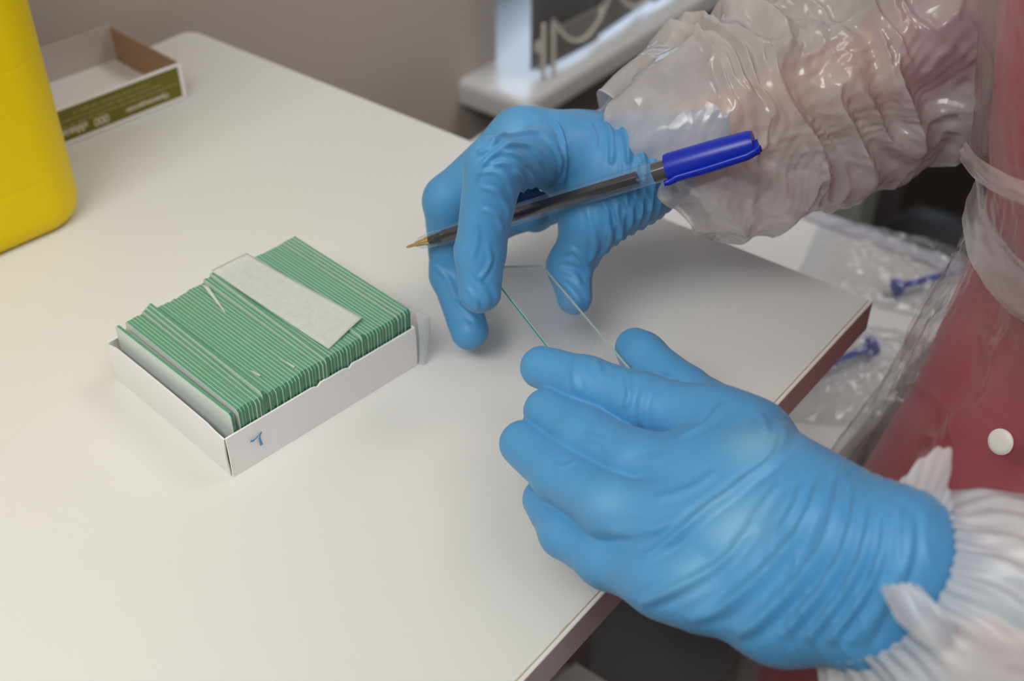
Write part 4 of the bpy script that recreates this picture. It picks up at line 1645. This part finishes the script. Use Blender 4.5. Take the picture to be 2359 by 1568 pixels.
F = np.stack([idx[:-1, :-1], idx[1:, :-1], idx[1:, 1:], idx[:-1, 1:]], -1).reshape(-1, 4)
mesh('cuff_tab', np.array(V), F, M['cuff'], sleeve_l, True)

# ---------------------------------------------------------------- ballpoint pen
pt, pe = at(937, 569, 43), at(1750, 325, 104)
pd_ = (pe - pt) / np.linalg.norm(pe - pt)
PL = np.linalg.norm(pe - pt)
print('pen length', PL)
ts = np.linspace(0, PL, 30)
print('clear r', [round(float(rf((pt + pd_ * t)[None].astype(np.float32))[0]), 1) for t in ts])
print('held slide clearance l/r', [[round(float(g(q[None].astype(np.float32))[0]), 1) for q in (sA, sB, sC, sD, (sC + sD) / 2, (sA + sB) / 2)] for g in (lf, rf)])
pen = empty('ballpoint_pen', (pt + pe) / 2, 'clear ballpoint pen with blue cap on its back end, held in the farther hand', 'pen')
CAP0 = PL - 35
auto_smooth(MB().lathe(pt, pd_, [(0, .35), (1.0, .55), (4.2, .75), (4.4, 1.1), (6.8, 1.25)], 16).build('tip', M['brass'], pen))
auto_smooth(MB().lathe(pt, pd_, [(6.6, 1.3), (8.6, 1.3), (8.8, 1.7), (10.5, 1.7)], 16).build('refill_socket', M['brass'], pen))
auto_smooth(MB().lathe(pt, pd_, [(10.5, 1.7), (14, 1.9), (18, 2.5), (CAP0 - 12, 2.5)], 16).build('refill', M['refill'], pen))
auto_smooth(MB().lathe(pt, pd_, [(5.4, 1.8), (6.5, 2.4), (14, 3.4), (14.6, 3.9), (15.2, 3.5), (15.8, 3.9), (16.4, 3.5), (17, 3.9), (17.6, 3.7), (24, 4.0), (38, 4.1), (PL - 12, 4.1)], 32, False)
            .build('barrel', M['clear'], pen), 60)
auto_smooth(MB().lathe(pt, pd_, [(37, 3.7), (38, 4.35), (40, 4.35), (41, 3.7)], 24).build('ring', M['blueplug'], pen))
auto_smooth(MB().lathe(pt, pd_, [(CAP0 - 6, 1.7), (CAP0 - 5.5, 3.6), (CAP0 + 2, 3.6)], 24).build('plug', M['refill_tube'], pen))
auto_smooth(MB().lathe(pt, pd_, [(CAP0, 4.4), (CAP0, 5.5), (CAP0 + 1.5, 5.7), (CAP0 + 18, 5.5), (PL - 4, 5.0), (PL - 2, 4.5), (PL - 2, 0.5)], 32, False).build('cap', M['bluecap'], pen), 40)
capo = [o for o in pen.children if o.name.startswith('cap')][0]
# clip: rail along the cap on the side towards the camera and down
vw = -ray(1650, 360)
cd = -UP * .80 + vw * .6
cd -= pd_ * (cd @ pd_); cd /= np.linalg.norm(cd)
wd = np.cross(pd_, cd)
prof = [(CAP0 - 1.5, 6.6, 1.0), (CAP0 + .8, 6.9, 1.5), (CAP0 + 3.5, 5.9, 1.7), (CAP0 + 14, 6.2, 1.8), (CAP0 + 30, 5.6, 1.7), (PL - 1.5, 4.4, 1.6), (PL + .3, 3.4, 1.3)]
V, F = [], []
n = 12
for t, h, w_ in prof:
    for k in range(n):
        an = 2 * math.pi * k / n
        V.append(pt + pd_ * t + cd * (h + 1.15 * math.sin(an)) + wd * (w_ * math.cos(an)))
for i in range(len(prof) - 1):
    for k in range(n):
        F.append((i * n + k, i * n + (k + 1) % n, (i + 1) * n + (k + 1) % n, (i + 1) * n + k))
F.append(tuple(range(n))); F.append(tuple((len(prof) - 1) * n + k for k in range(n)))
mesh('clip', V, F, M['bluecap'], capo, True)
MB().box(pt + pd_ * (PL - 6) - wd * 1.4, pd_ * 5.5, wd * 2.8, cd * 5).build('clip_root', M['bluecap'], capo)

# ---------------------------------------------------------------- ceiling lamps and an added fill lamp beyond the person (the light itself is set at the top)
for (x, y, z, w_, h_), lab in (((-380, -240, 960, 700, 500), 'wide hanging lamp over the desk'), ((650, -650, 1460, 1000, 300), 'narrow lamp hanging behind the camera'), ((900, 800, 1460, 1000, 300), 'narrow fill lamp added beyond the person')):
    t = empty('hanging_lamp', (x, y, z + 40), lab, 'lamp')
    MB().box((x - w_ / 2 - 20, y - h_ / 2 - 20, z + 15), (w_ + 40, 0, 0), (0, h_ + 40, 0), (0, 0, 40)).build('housing', M['frame'], t)
    MB().box((x - w_ / 2, y - h_ / 2, z + 12), (w_, 0, 0), (0, h_, 0), (0, 0, 3)).build('diffuser', M['lamp'], t)
    for dx in (-w_ / 3, w_ / 3):
        MB().tube([(x + dx, y, z + 55), (x + dx, y, CEIL)], 4, 8).build('hanger', M['frame'], t)
